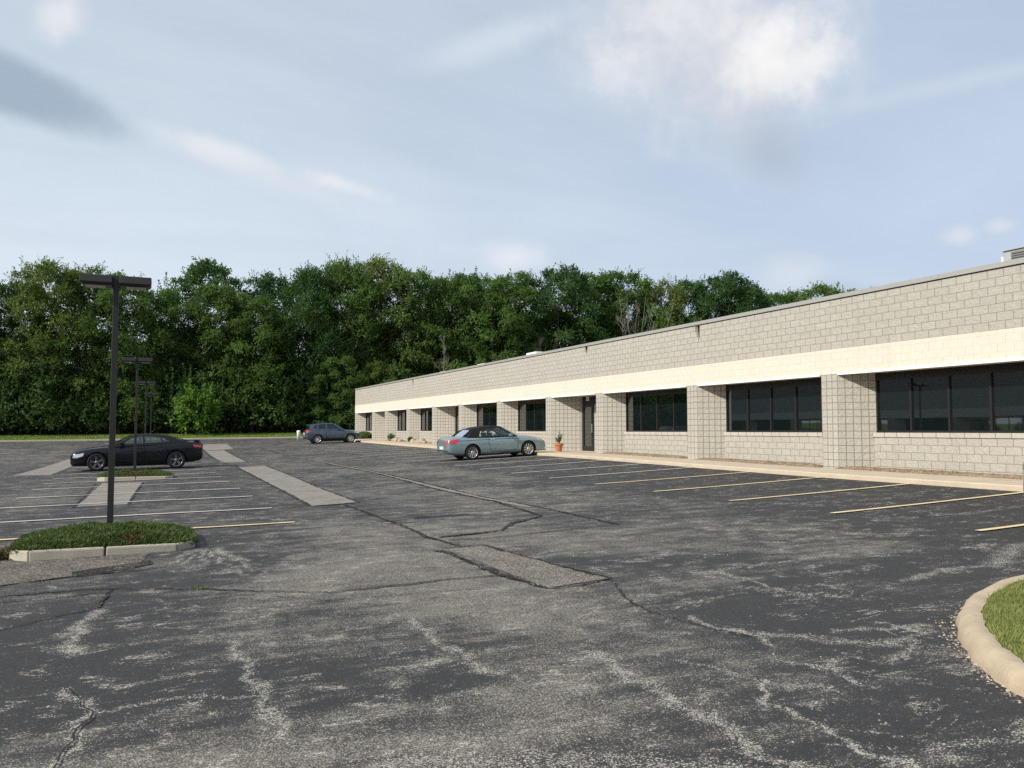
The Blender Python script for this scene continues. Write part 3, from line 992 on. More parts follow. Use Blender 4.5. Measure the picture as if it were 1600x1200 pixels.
def build_office():
    B = thing('office_building', 'long low grey block office building with a cream band and splayed window bays', 'building', (FX, 35, 0.5))
    inv = Vector((-FX, -35, -0.5))

    def put(mb, name, mats):
        o = mb.build(name, mats, B, inv)
        return o
    # parapet wall of running bond block, and the end walls
    w = MB()
    w.wall((FX, Y_END), (FX, Y_START), Z_BAND, Z_COP, 0, 0, Z_BAND)
    w.wall((X_BACK, Y_END), (FX, Y_END), 0.2, Z_COP, 0, 0, Z_BAND)
    w.wall((FX, Y_START), (X_BACK, Y_START), 0.2, Z_COP, 0, 0, Z_BAND)
    w.wall((X_BACK, Y_START), (X_BACK, Y_END), 0.2, Z_COP, 0, 0, Z_BAND)
    put(w, 'parapet_wall', MAT['block_running'])
    b = MB()
    b.wall((FX - .004, Y_END + .004), (FX - .004, Y_START), Z_SOF, Z_BAND, 0, 0, Z_SOF)
    b.face([(FX - .004, Y_END + .004, Z_BAND), (FX - .004, Y_START, Z_BAND), (FX, Y_START, Z_BAND), (FX, Y_END, Z_BAND)], None, 0)
    put(b, 'painted_band', MAT['block_band'])
    c = MB()
    c.box((FX - .035, Y_START - .03, Z_COP + .004), (FX + .35, Y_END + .035, Z_TOP))
    c.box((FX + .35, Y_END - .35, Z_COP + .004), (X_BACK, Y_END + .035, Z_TOP - .002))
    c.box((FX + .35, Y_START - .03, Z_COP + .004), (X_BACK, Y_START + .3, Z_TOP - .002))
    for y in np.arange(Y_START + 3, Y_END, 3.05):
        c.box((FX - .039, y - .04, Z_COP + .010), (FX - .034, y + .04, Z_TOP - .008))
    put(c, 'coping', MAT['coping_metal'])
    d = MB()
    d.box((FX - .012, Y_START, Z_COP - .022), (FX + .02, Y_END + .012, Z_COP + .003))
    put(d, 'drip_edge', MAT['bronze_frame'])
    r = MB()
    r.face([(FX + .1, Y_START, 5.1), (X_BACK, Y_START, 5.1), (X_BACK, Y_END, 5.1), (FX + .1, Y_END, 5.1)])
    put(r, 'roof', MAT['roof_membrane'])
    # water stains under the coping joints
    rng = random.Random(3)
    for y, z0, wd in ((23.9, 4.72, .16), (31.9, 5.05, .12), (57.8, 4.7, .14)):
        s = MB()
        for k in range(9):
            a = y + rng.uniform(-wd, wd) * .8
            ln = .06 + (Z_COP - z0) * rng.uniform(.15, 1.0) ** 1.5
            hw = rng.uniform(.012, .04)
            s.face([(FX - .004, a + hw, Z_COP - .03), (FX - .004, a + hw * .4, Z_COP - ln * .8), (FX - .004, a - hw * .1, Z_COP - ln), (FX - .004, a - hw, Z_COP - .03)])
        put(s, 'water_stain', MAT['stain'])
    BOT = 0.2
    for i, (yl, yr) in enumerate(PIERS):
        door = i in DOOR_AFTER
        dr = 1.05 if door else DEP
        dl = 1.05 if (i - 1) in DOOR_AFTER else DEP
        p = MB()
        L = 0.0
        if i > 0:
            p.wall((FX + dl, yl + dl), (FX, yl), BOT, Z_SOF, 0, 0.2 - (dl * math.sqrt(2)) % 0.2, Z_SOF)
        p.wall((FX, yl), (FX, yr), BOT, Z_SOF + .0, 0, 0, Z_SOF)
        if i < len(PIERS) - 1:
            p.wall((FX, yr), (FX + dr, yr - dr), BOT, Z_SOF, 0, 0, Z_SOF)
        put(p, 'pier', MAT['block_stack'])
        if i == len(PIERS) - 1:
            break
        y1, y0 = yr - dr, PIERS[i + 1][0] + dr
        sof = MB()
        sof.face([(FX, yr, Z_SOF - .004), (FX, PIERS[i + 1][0], Z_SOF - .004), (FX + dr + .1, PIERS[i + 1][0], Z_SOF - .004), (FX + dr + .1, yr, Z_SOF - .004)])
        put(sof, 'soffit', MAT['soffit_board'])
        tr = MB()
        tr.box((FX - .022, PIERS[i + 1][0] + .03, Z_SOF - .03), (FX + .03, yr - .03, Z_SOF + .045))
        put(tr, 'edge_trim', MAT['white_metal'])
        if door:
            x = FX + dr
            yw = y1
            # pale side frame, then the door and its transom
            j = MB()
            j.box((x - .05, y1 - .09, BOT), (x + .06, y1 - .002, Z_SOF - .006))
            put(j, 'door_jamb', MAT['pale_frame'])
            wd = min(1.05, (y1 - y0) - .1)
            z0 = gz(15.6, y1) + .125
            dm = MB()
            ya, yb = y1 - .09 - wd, y1 - .095
            dm.box((x, ya, z0), (x + .05, ya + .11, z0 + 2.15))
            dm.box((x, yb - .11, z0), (x + .05, yb, z0 + 2.15))
            dm.box((x, ya + .11, z0), (x + .05, yb - .11, z0 + .22))
            dm.box((x, ya + .11, z0 + 2.03), (x + .05, yb - .11, z0 + 2.15))
            D = put(dm, 'door', MAT['bronze_frame'])
            g = MB()
            g.face([(x + .03, yb - .1, z0 + .2), (x + .03, ya + .1, z0 + .2), (x + .03, ya + .1, z0 + 2.05), (x + .03, yb - .1, z0 + 2.05)])
            g.build('door_pane', MAT['window_glass'], D)
            h = MB()
            h.tube([(x - .05, ya + .09, z0 + .85), (x - .05, ya + .09, z0 + 1.25)], .014, 8)
            h.tube([(x - .05, ya + .09, z0 + .88), (x + .02, ya + .09, z0 + .88)], .010, 6)
            h.tube([(x - .05, ya + .09, z0 + 1.22), (x + .02, ya + .09, z0 + 1.22)], .010, 6)
            h.build('door_handle', MAT['galvanised'], D)
            tm = MB()
            tm.box((x, y0 - .2, z0 + 2.16), (x + .05, yb, Z_SOF - .006))
            put(tm, 'transom', MAT['bronze_frame'])
            if ya - .01 > y0:
                side = MB()
                side.wall((x + .02, ya - .01), (x + .02, y0 - .2), BOT, z0 + 2.155, 0, 0, Z_SOF)
                put(side, 'recess_wall', MAT['block_stack'])
            if i == 7:
                pl = MB()
                zc = z0 + 2.42
                pl.box((x - .012, yb - .62, zc - .09), (x - .001, yb - .36, zc + .09), 0)
                pl.box((x - .0145, yb - .57, zc - .04), (x - .0125, yb - .41, zc + .04), 1)
                put(pl, 'address_plate', [MAT['white_metal'], MAT['galvanised']])
            fl = MB()
            zf = gz(15.6, (yl + yr) / 2) + .121
            fl.face([(17.40, yr + .02, gz(15.6, yr) + .129), (x + .02, y1 + .02, gz(15.6, y1) + .129), (x + .02, y0 - .02, gz(15.6, y0) + .129), (17.40, PIERS[i + 1][0] - .02, gz(15.6, PIERS[i + 1][0]) + .129)][::-1])
            put(fl, 'entry_floor', MAT['sidewalk_concrete'])
        else:
            x = FX + DEP
            # dwarf wall under the window with a projecting sill course
            s = MB()
            s.wall((x - .06, y1 + .05), (x - .06, y0 - .05), BOT, Z_SILL - .12, 0, 0, Z_SILL - .12)
            put(s, 'sill_wall', MAT['block_running'])
            q = MB()
            q.wall((x - .09, y1 + .07), (x - .09, y0 - .07), Z_SILL - .12, Z_SILL, 0, 0, Z_SILL - .16)
            q.face([(x - .09, y1 + .07, Z_SILL), (x - .09, y0 - .07, Z_SILL), (x + .1, y0 - .07, Z_SILL), (x + .1, y1 + .07, Z_SILL)],
                   [(0, .1), (y1 - y0, .1), (y1 - y0, .3), (0, .3)])
            q.face([(x - .06, y1 + .07, Z_SILL - .12), (x - .06, y0 - .07, Z_SILL - .12), (x - .09, y0 - .07, Z_SILL - .12), (x - .09, y1 + .07, Z_SILL - .12)])
            put(q, 'sill', MAT['block_sill'])
            w = frame_window(B, y0 - .01, y1 + .01, Z_SILL + .003, Z_SOF - .006, x + .02)
            w.location = inv
    return B


def build_beds():
    """strips of bark mulch in the recesses under the windows"""
    for i in range(len(PIERS) - 1):
        if i in DOOR_AFTER:
            continue
        yr, yl = PIERS[i][1], PIERS[i + 1][0]
        if yr < 3:
            continue
        rng = random.Random(i)
        n = max(4, int((yr - yl) / .12))
        rows = []
        for k in range(n + 1):
            y = yr + (yl - yr) * k / n
            cut = min(1.0, (yr - y + .02) / .7, (y - yl + .02) / .7)
            z = gz(15.6, y) + .12
            x1 = FX + DEP * max(cut, 0.02)
            row = []
            for q in range(8):
                f = q / 7
                bump = rng.uniform(0, .035) + .05 * math.sin(math.pi * min(1, f * 1.0 + .15))
                row.append((17.50 + (x1 - 17.50) * f + (rng.uniform(-.04, .04) if q == 0 else 0), y, z + (bump if q else 0) * min(1.0, 1.6 * cut) * (0 if k in (0, n) else 1) + .0045))
            rows.append(row)
        mb = MB()
        mb.grid(rows, s=False)
        o = mb.build('mulch', MAT['mulch'])
        tag(o, 'brown bark mulch under the windows', kind='stuff')


def build_mirrored_office():
    """the block across the lot, seen mirrored in the dark windows"""
    B = thing('office_building', 'long grey block building across the lot, seen only mirrored in the dark windows', 'building', (-31, 10, 0.0))
    inv = Vector((31, -10, 0))
    x, y0, y1, h = -31.0, -60.0, 94.0, 7.0
    D = 13.0
    w = MB()
    w.wall((x, y0), (x, y1), 3.7, h, 0, 0, 0)
    w.wall((x, y1), (x - D, y1), -.4, h)
    w.wall((x - D, y0), (x, y0), -.4, h)
    w.wall((x - D, y1), (x - D, y0), 2.9, h)
    w.wall((x - D, y1), (x - D, y0), -.4, 1.0)
    w.build('parapet_wall', MAT['block_running'], B, inv)
    r = MB()
    r.face([(x, y0, h - .2), (x, y1, h - .2), (x - D, y1, h - .2), (x - D, y0, h - .2)])
    r.build('roof', MAT['roof_membrane'], B, inv)
    fl = MB()
    fl.face([(x - .7, y0, .12), (x - .7, y1, .12), (x - D, y1, .12), (x - D, y0, .12)])
    fl.face([(x - .7, y0, 3.0), (x - .7, y1, 3.0), (x - D, y1, 3.0), (x - D, y0, 3.0)])
    fl.build('storey', MAT['soffit_board'], B, inv)
    b = MB()
    b.wall((x + .01, y0), (x + .01, y1), 2.9, 3.7)
    b.build('painted_band', MAT['block_band'], B, inv)
    y = y0
    k = 0
    while y < y1 - 6:
        p = MB()
        p.wall((x - .7, y), (x, y + .7), -.4, 2.9)
        p.wall((x, y + .7), (x, y + 1.5), -.4, 2.9)
        p.wall((x, y + 1.5), (x - .7, y + 2.2), -.4, 2.9)
        p.wall((x - .7, y + 2.2), (x - .7, y + 7), -.4, 1.1)
        p.build('pier', MAT['block_stack'], B, inv)
        p = MB()
        p.wall((x - D + .05, y), (x - D + .05, y + 2.6), -.4, 2.9)
        p.build('rear_pier', MAT['block_stack'], B, inv)
        if k % 6 == 5:
            p = MB()
            p.wall((x - .8, y + 1.1), (x - D, y + 1.1), .1, 2.9)
            p.build('partition', MAT['block_stack'], B, inv)
        g = MB()
        g.face([(x - .72, y + 2.2, 1.1), (x - .72, y + 7, 1.1), (x - .72, y + 7, 2.9), (x - .72, y + 2.2, 2.9)])
        for q in range(1, 4):
            yy = y + 2.2 + 1.2 * q
            g.box((x - .75, yy - .03, 1.1), (x - .70, yy + .03, 2.9), 1)
        g.build('window', [MAT['clear_glass' if k % 3 != 1 else 'window_glass'], MAT['bronze_frame']], B, inv)
        y += 7
        k += 1


def build_roof_gear():
    A = thing('rooftop_unit', 'grey louvred air conditioning unit standing on the roof', 'air conditioner', (24.0, 16.0, 5.1))
    m = MB()
    m.box((0, -2.6, .35), (2.2, .95, 2.02))
    o = m.build('housing', MAT['galvanised'], A)
    bevel_mesh(o.data, .02)
    g = MB()
    g.box((-.03, -2.45, 1.2), (-.004, .66, 1.96))
    for k in range(11):
        z = 1.22 + k * .068
        g.box((-.06, -2.45, z), (-.031, .66, z + .02))
    g.build('louvre_panel', MAT['grille_grey'], A)
    c = MB()
    c.box((-.06, -2.62, 2.024), (2.24, .97, 2.05))
    c.build('top_cap', MAT['galvanised'], A)
    e = MB()
    e.box((.2, .97, 1.25), (.7, 1.16, 1.92))
    e2 = e.build('control_box', MAT['white_metal'], A)
    bevel_mesh(e2.data, .03)
    b = MB()
    b.box((.15, -2.4, 0), (2.05, .8, .345))
    b.build('roof_curb', MAT['galvanised'], A)
    labels = ['small pale roof vent farthest along the parapet', 'pale roof vent cap second from the far end', 'flat pale roof vent near the bare trees', 'flat pale skylight curb nearest on the roof']
    for (y, s, hgt), lb in zip([(65.3, .55, .75), (56.3, .8, .75), (48.7, .9, .75), (41.1, 1.0, .82)], labels):
        V = thing('roof_vent', lb, 'roof vent', (19.7, y, 5.1), 0, 'pale vents along the roof edge')
        a = MB()
        a.box((-.3 * s, -.5 * s, 0), (.3 * s, .5 * s, hgt * .8))
        a.build('vent_base', MAT['galvanised'], V)
        a = MB()
        a.box((-.4 * s, -.62 * s, hgt * .8 + .003), (.4 * s, .62 * s, hgt))
        o = a.build('vent_cap', MAT['white_metal'], V)
        bevel_mesh(o.data, .04)


# ------------------------------------------------------------------ planted islands, lamp posts, near grass island
def leaf_faces(mb, c, d, up, L, W, m=0, bend=0.15):
    """one bent leaf: a rhombus of two triangles"""
    side = d.cross(up)
    if side.length < 1e-4:
        side = d.orthogonal()
    side.normalize()
    nrm = side.cross(d)
    a = c
    t = c + d * L
    mid = c + d * (L * .5) + nrm * (L * bend)
    mb.append((a, mid + side * W * .5, t, mid - side * W * .5, m))


def leaves_to_mesh(name, leaves, tones, mats):
    n = len(leaves)
    co = np.empty((n * 4, 3), np.float32)
    for i, q in enumerate(leaves):
        co[4 * i], co[4 * i + 1], co[4 * i + 2], co[4 * i + 3] = q[0], q[1], q[2], q[3]
    me = bpy.data.meshes.new(name)
    me.vertices.add(n * 4)
    me.vertices.foreach_set('co', co.ravel())
    me.loops.add(n * 4)
    me.loops.foreach_set('vertex_index', np.arange(n * 4, dtype=np.int32))
    me.polygons.add(n)
    me.polygons.foreach_set('loop_start', np.arange(0, n * 4, 4, dtype=np.int32))
    me.polygons.foreach_set('loop_total', np.full(n, 4, np.int32))
    me.polygons.foreach_set('material_index', np.array([q[4] for q in leaves], np.int32))
    a = me.attributes.new('tone', 'FLOAT', 'FACE')
    a.data.foreach_set('value', np.array(tones, np.float32))
    for mt in mats:
        me.materials.append(mt)
    me.update()
    me.validate()
    return me


def rand_dir(rng):
    z = rng.uniform(-1, 1)
    a = rng.uniform(0, 2 * math.pi)
    r = math.sqrt(1 - z * z)
    return Vector((r * math.cos(a), r * math.sin(a), z))


def ground_cover(cx, cy, hx, hy, h, n, seed, bu, bv, br_w, leaf=.055):
    """spreading juniper mound: sprays of small needles over a hump"""
    rng = random.Random(seed)
    L, T = [], []

    def hgt(u, v):
        e = max(0.0, 1 - (abs(u) ** 4 + abs(v) ** 4) ** .75)
        return h * (e ** .75) * (.68 + .3 * mnoise.noise((u * 2.3 + seed, v * 2.3, 0)) + .16 * mnoise.noise((u * 6, v * 6 + seed, 3)))
    for _ in range(n):
        u, v = rng.uniform(-1.03, 1.03), rng.uniform(-1.03, 1.03)
        if abs(u) + abs(v) > 1.85:
            continue
        z = hgt(u, v)
        p = Vector((cx + u * hx, cy + v * hy, gz(cx, cy) + .09 + z * rng.uniform(.72, 1.0)))
        d = (rand_dir(rng) + Vector((u * .5, v * .5, .75))).normalized()
        brown = math.exp(-((u - bu) / br_w) ** 2 - ((v - bv) / .3) ** 2) + .5 * mnoise.noise((p.x * 3 + seed, p.y * 3, 5))
        br = 1 if brown > .55 and rng.random() < .75 else 0
        tone = min(1, max(0, .45 + .5 * mnoise.noise((p.x * 3, p.y * 3, 1)) + rng.uniform(-.3, .3)))
        for q in range(3):
            dd = (d + rand_dir(rng) * .45).normalized()
            leaf_faces(L, p + d * (leaf * .3 * q), dd, rand_dir(rng), leaf * rng.uniform(.6, 1.2), leaf * .30, br)
            T.append(tone)
    return leaves_to_mesh('ground_cover', L, T, [MAT['juniper'], MAT['juniper_brown']])


def build_island(cx, cy, hx, hy, label, cover_label, seed, n, brown):
    I = thing('planted_island', label, 'traffic island', (cx, cy, gz(cx, cy)), 0, 'kerbed islands under the lamp posts')
    ch = .24
    poly = [(-hx, -hy + ch), (-hx + ch, -hy), (hx - ch, -hy), (hx, -hy + ch), (hx, hy - ch), (hx - ch, hy), (-hx + ch, hy), (-hx, hy - ch)]
    segs = []
    for i in range(8):
        a, b = Vector(poly[i]), Vector(poly[(i + 1) % 8])
        if (b - a).length > 1.2:
            segs += [(a, a.lerp(b, .5)), (a.lerp(b, .5), b)]
        else:
            segs.append((a, b))
    for a, b in segs:
        m = MB()
        t = (b - a).normalized()
        nin = Vector((-t.y, t.x)) * .15
        a2, b2 = a + t * .006, b - t * .006
        m.prism([a2, b2, b2 + nin - t * .03, a2 + nin + t * .03], -.2, .118 + .006 * math.sin(a.x * 7 + a.y))
        o = m.build('kerb_segment', MAT['curb_concrete'], I)
        bevel_mesh(o.data, .022)
    s = MB()
    s.face([(p[0] * .93, p[1] * .93, .075) for p in poly])
    s.build('soil_bed', MAT['soil'], I)
    me = ground_cover(cx, cy, hx - .05, hy - .10, .23, n, seed, *brown)
    tag(link('ground_cover', me), cover_label, kind='stuff')


def build_lamp(x, y, h, label, first=None):
    if first:
        P = copy_tree(first)
        P.location = (x, y, gz(x, y))
        P.scale = (1, 1, h / 3.95)
        P['label'] = label
        return P
    P = thing('lamp_post', label, 'lamp post', (x, y, gz(x, y)), rad(-1.0), 'dark lamp posts down the double row')
    m = MB()
    r0, r1 = .041, .038
    m.grid([[(r0 * sx, r0 * sy, .0) for sx, sy in ((-1, -1), (1, -1), (1, 1), (-1, 1))],
            [(r1 * sx, r1 * sy, 3.74) for sx, sy in ((-1, -1), (1, -1), (1, 1), (-1, 1))]], s=False, closed=True)
    o = m.build('pole', MAT['pole_bronze'], P)
    bevel_mesh(o.data, .008)
    b = MB()
    b.box((-.15, -.15, .10), (.15, .15, .125))
    b.build('base_plate', MAT['pole_bronze'], P)
    c = MB()
    c.box((-.045, -.045, 3.70), (.045, .045, 3.90))
    c.build('mounting_block', MAT['pole_bronze'], P)
    for s in (-1, 1):
        hd = MB()
        x0, x1 = .048, .47
        pr = [(-.18, 3.78), (-.165, 3.885), (.165, 3.885), (.18, 3.78), (.15, 3.742), (-.15, 3.742)]
        A = [(s * x0, q[0], q[1]) for q in pr]
        Bq = [(s * (x1 - (0.03 if q[1] > 3.9 else 0) - (.05 if q[1] < 3.75 else 0)), q[0], q[1]) for q in pr]
        hd.grid([A, Bq], s=False, closed=True)
        hd.face(A)
        hd.face(Bq[::-1])
        H = hd.build('lamp_head', MAT['pole_bronze'], P)
        bevel_mesh(H.data, .008)
        ln = MB()
        a, bb = sorted((s * .14, s * .40))
        ln.box((a, -.125, 3.730), (bb, .125, 3.7405))
        ln.build('lens', MAT['lamp_lens'], H)
    return P


def build_near_island():
    """grass island with a rolled tan kerb at the right"""
    outer = [(13.0, 5.1), (10.0, 5.25), (8.8, 5.38), (7.79, 5.40), (7.34, 5.34), (6.7, 5.12), (6.15, 4.83), (5.78, 4.56), (5.43, 4.25), (5.14, 3.94), (4.92, 3.64), (4.71, 3.29),
             (4.62, 2.9), (4.65, 2.4), (4.9, 1.9), (5.4, 1.55), (6.2, 1.3), (8.0, 1.1), (10.5, 1.0), (13.0, 1.0)]
    P = [Vector(p) for p in outer]
    # smooth the outline
    for _ in range(2):
        Q = [P[0]]
        for a, b in zip(P, P[1:]):
            Q += [a.lerp(b, .25), a.lerp(b, .75)]
        P = Q + [P[-1]]
    W = .175
    prof = [(0, -.1), (.0, .03), (.025, .095), (.07, .125), (.105, .133), (.15, .126), (W, .12), (W, -.1)]
    rows, inner = [], []
    for i, p in enumerate(P):
        a, c = P[max(i - 1, 0)], P[min(i + 1, len(P) - 1)]
        t = (c - a).normalized()
        nin = Vector((-t.y, t.x))
        wob = .008 * math.sin(i * 1.3) + .006 * math.sin(i * 3.1)
        rows.append([(p.x + nin.x * (d + wob), p.y + nin.y * (d + wob), gz(p.x, p.y) + z) for d, z in prof])
        inner.append(p + nin * W)
    m = MB()
    m.grid(rows)
    o = m.build('kerb', MAT['tan_curb'])
    bm = bmesh.new()
    bm.from_mesh(o.data)
    bmesh.ops.recalc_face_normals(bm, faces=bm.faces)
    bm.to_mesh(o.data)
    bm.free()
    smooth_by_angle(o.data, 60)
    tag(o, 'rounded tan concrete kerb curving around the grass island', kind='structure')
    # loose grit along the foot of the kerb
    rng = random.Random(5)
    gm = MB()
    for _ in range(380):
        i = rng.randrange(14, len(P) - 30)
        p = P[i].lerp(P[i + 1], rng.random())
        t = (P[i + 1] - P[i]).normalized()
        nin = Vector((-t.y, t.x))
        dist = abs(rng.gauss(0, .05)) * (1.7 if 5.3 < p.x < 6.0 else .8)
        q = p - nin * dist
        r = rng.uniform(.004, .014)
        z = gz(q.x, q.y)
        an = rng.uniform(0, 6)
        tri = [(q.x + r * math.cos(an + k * 2.1), q.y + r * math.sin(an + k * 2.1), z + .002) for k in range(3)]
        top = (q.x, q.y, z + r * .9)
        for k in range(3):
            gm.face([tri[k], tri[(k + 1) % 3], top])
    tag(gm.build('grit', MAT['crumbs']), 'loose pale grit along the foot of the kerb', kind='stuff')
    # turf
    f = MB()
    bmx = bmesh.new()
    vs = [bmx.verts.new((p.x, p.y, gz(p.x, p.y) + .112)) for p in inner]
    fc = bmx.faces.new(vs)
    bmesh.ops.triangulate(bmx, faces=[fc])
    if sum(f_.normal.z for f_ in bmx.faces) < 0:
        bmesh.ops.reverse_faces(bmx, faces=bmx.faces)
    me = bpy.data.meshes.new('turf')
    bmx.to_mesh(me)
    bmx.free()
    me.materials.append(MAT['grass_ground'])
    tag(link('turf', me), 'turf inside the near kerbed island', kind='structure')
    poly = [(p.x, p.y) for p in inner]

    def inside(x, y):
        c = False
        j = len(poly) - 1
        for i in range(len(poly)):
            if ((poly[i][1] > y) != (poly[j][1] > y)) and x < (poly[j][0] - poly[i][0]) * (y - poly[i][1]) / (poly[j][1] - poly[i][1]) + poly[i][0]:
                c = not c
            j = i
        return c
    L, T = [], []
    rng = random.Random(8)
    while len(L) < 42000:
        x, y = rng.uniform(4.9, 10.5), rng.uniform(1.6, 5.6)
        if x > 7.5 and rng.random() < .5:
            continue
        if not inside(x, y):
            continue
        d = (rand_dir(rng) * .55 + Vector((0, 0, 1))).normalized()
        leaf_faces(L, Vector((x, y, gz(x, y) + .105)), d, rand_dir(rng), rng.uniform(.025, .06), .0065, 0, .1)
        T.append(min(1, max(0, .5 + .6 * mnoise.noise((x * 2.2, y * 2.2, 0)) + rng.uniform(-.35, .35))))
    tag(link('grass', leaves_to_mesh('grass', L, T, [MAT['grass_blade']])), 'short mown grass on the near island', kind='stuff')


# ------------------------------------------------------------------ trees
def crown_mesh(name, seed, mat, H=20.0, R=5.4, zb=0.6, boughs=84, n_tw=78, leaf=.275, upright=0.0, ragged=.3, top=0.55, size=1.0):
    """foliage of one tree: billowing boughs on a lobed crown, each covered with leaf sprays facing outwards"""
    rng = random.Random(seed)
    L, T = [], []
    lobes = [(rng.uniform(0, 6.28), rng.uniform(.15, .95), rng.uniform(.70, 1.25)) for _ in range(10)]

    def radius(t, a):
        prof = max(0.04, 1 - abs((t - .40) / (.61 if t > .4 else .62)) ** (2.2 + top)) ** .5
        k = 1.0
        for la, lt, ls in lobes:
            da = math.atan2(math.sin(a - la), math.cos(a - la))
            k += (ls - 1.0) * math.exp(-(da / .55) ** 2 - ((t - lt) / .14) ** 2) * 1.5
        return R * prof * k

    def spray(p, d, nrm, ln, n, tone):
        for q in range(n):
            s = (q + .3) / n
            pp = p + d * (ln * s) + Vector((0, 0, -.10 * (1 - upright) * s * s))
            ld = (d * (.6 + upright * .5) + rand_dir(rng) * .75).normalized()
            up = (nrm + rand_dir(rng) * .42).normalized()
            leaf_faces(L, pp, ld, up, leaf * rng.uniform(.65, 1.25), leaf * .55, 0, .12)
            T.append(min(1, max(0, tone + rng.uniform(-.10, .10))))
    for bi in range(boughs):
        t = (bi + rng.random()) / boughs
        t = t ** .85
        a = bi * 2.39996 + rng.uniform(-.5, .5)
        f = rng.uniform(.62, 1.0)
        if rng.random() < .32:
            f *= .55
        rr = radius(t, a) * f
        cz = zb + .5 + (H - zb - 1.0) * t
        c = Vector((math.cos(a) * rr, math.sin(a) * rr, cz))
        br = rng.uniform(1.0, 1.75) * (1.05 - .4 * t) * size
        out = Vector((math.cos(a), math.sin(a), .25 + t)).normalized()
        tone0 = rng.uniform(.1, .9)
        for _ in range(n_tw):
            d0 = (rand_dir(rng) + out * .45 + Vector((0, 0, .25))).normalized()
            e = rng.uniform(.55, 1.0)
            p = c + Vector((d0.x, d0.y, d0.z * (.62 + .5 * upright))) * br * e
            tang = (rand_dir(rng) * .8 + d0 * .45 + Vector((0, 0, -.1 + upright * 1.1))).normalized()
            ln = rng.uniform(.45, .95) * (1 + .5 * upright)
            if rng.random() < ragged * .12:
                ln *= 1.7
                tang = (d0 + Vector((0, 0, .35))).normalized()
            spray(p, tang, (d0 + Vector((0, 0, .35))).normalized(), ln, rng.randint(4, 7) + (6 if ln > 1.3 else 0), tone0)
    # loose shoots that break the outline
    for _ in range(int(14 + 26 * upright + 16 * ragged)):
        a = rng.uniform(0, 6.28)
        t = rng.uniform(.45, .97)
        rr = radius(t, a) * rng.uniform(.6, 1.0)
        base = Vector((math.cos(a) * rr, math.sin(a) * rr, zb + (H - zb) * t))
        d = (Vector((math.cos(a) * .6 * (1 - t), math.sin(a) * .6 * (1 - t), .8 + upright)) + rand_dir(rng) * .25).normalized()
        ln = rng.uniform(.8, 1.9)
        for q in range(30):
            s = rng.random()
            pp = base + d * ln * s + rand_dir(rng) * .17 * (1.1 - s)
            leaf_faces(L, pp, (d + rand_dir(rng) * .7).normalized(), rand_dir(rng), leaf * rng.uniform(.6, 1.0), leaf * .5)
            T.append(rng.uniform(.3, .9))
    return leaves_to_mesh(name, L, T, [MAT[mat]])


def trunk_mesh(name, seed, H=20.0, r=.24, zb=3.0, limbs=9, mat='bark'):
    rng = random.Random(seed)
    mb = MB()
    path, rad_ = [], []
    x = y = 0.0
    for i in range(9):
        f = i / 8
        path.append((x, y, H * .86 * f - .3))
        rad_.append(r * (1 - f) ** .8 + .02 + (.08 if i == 0 else 0))
        x += rng.uniform(-.14, .14)
        y += rng.uniform(-.14, .14)
    mb.tube(path, rad_, 8)
    for k in range(limbs):
        f = .14 + .75 * k / limbs
        z = H * .86 * f
        i = min(7, int(f * 8))
        p = Vector(path[i]).lerp(Vector(path[i + 1]), f * 8 - i)
        a = rng.uniform(0, 6.28)
        ln = rng.uniform(2.0, 4.0) * (1 - .5 * f)
        d = Vector((math.cos(a), math.sin(a), rng.uniform(.35, .9)))
        mb.tube([p, p + d * ln * .5, p + d * ln + Vector((0, 0, .3))], [r * .35 * (1 - f) + .03, r * .2 * (1 - f) + .02, .012], 6)
    return mb.mesh(name, [MAT[mat]])


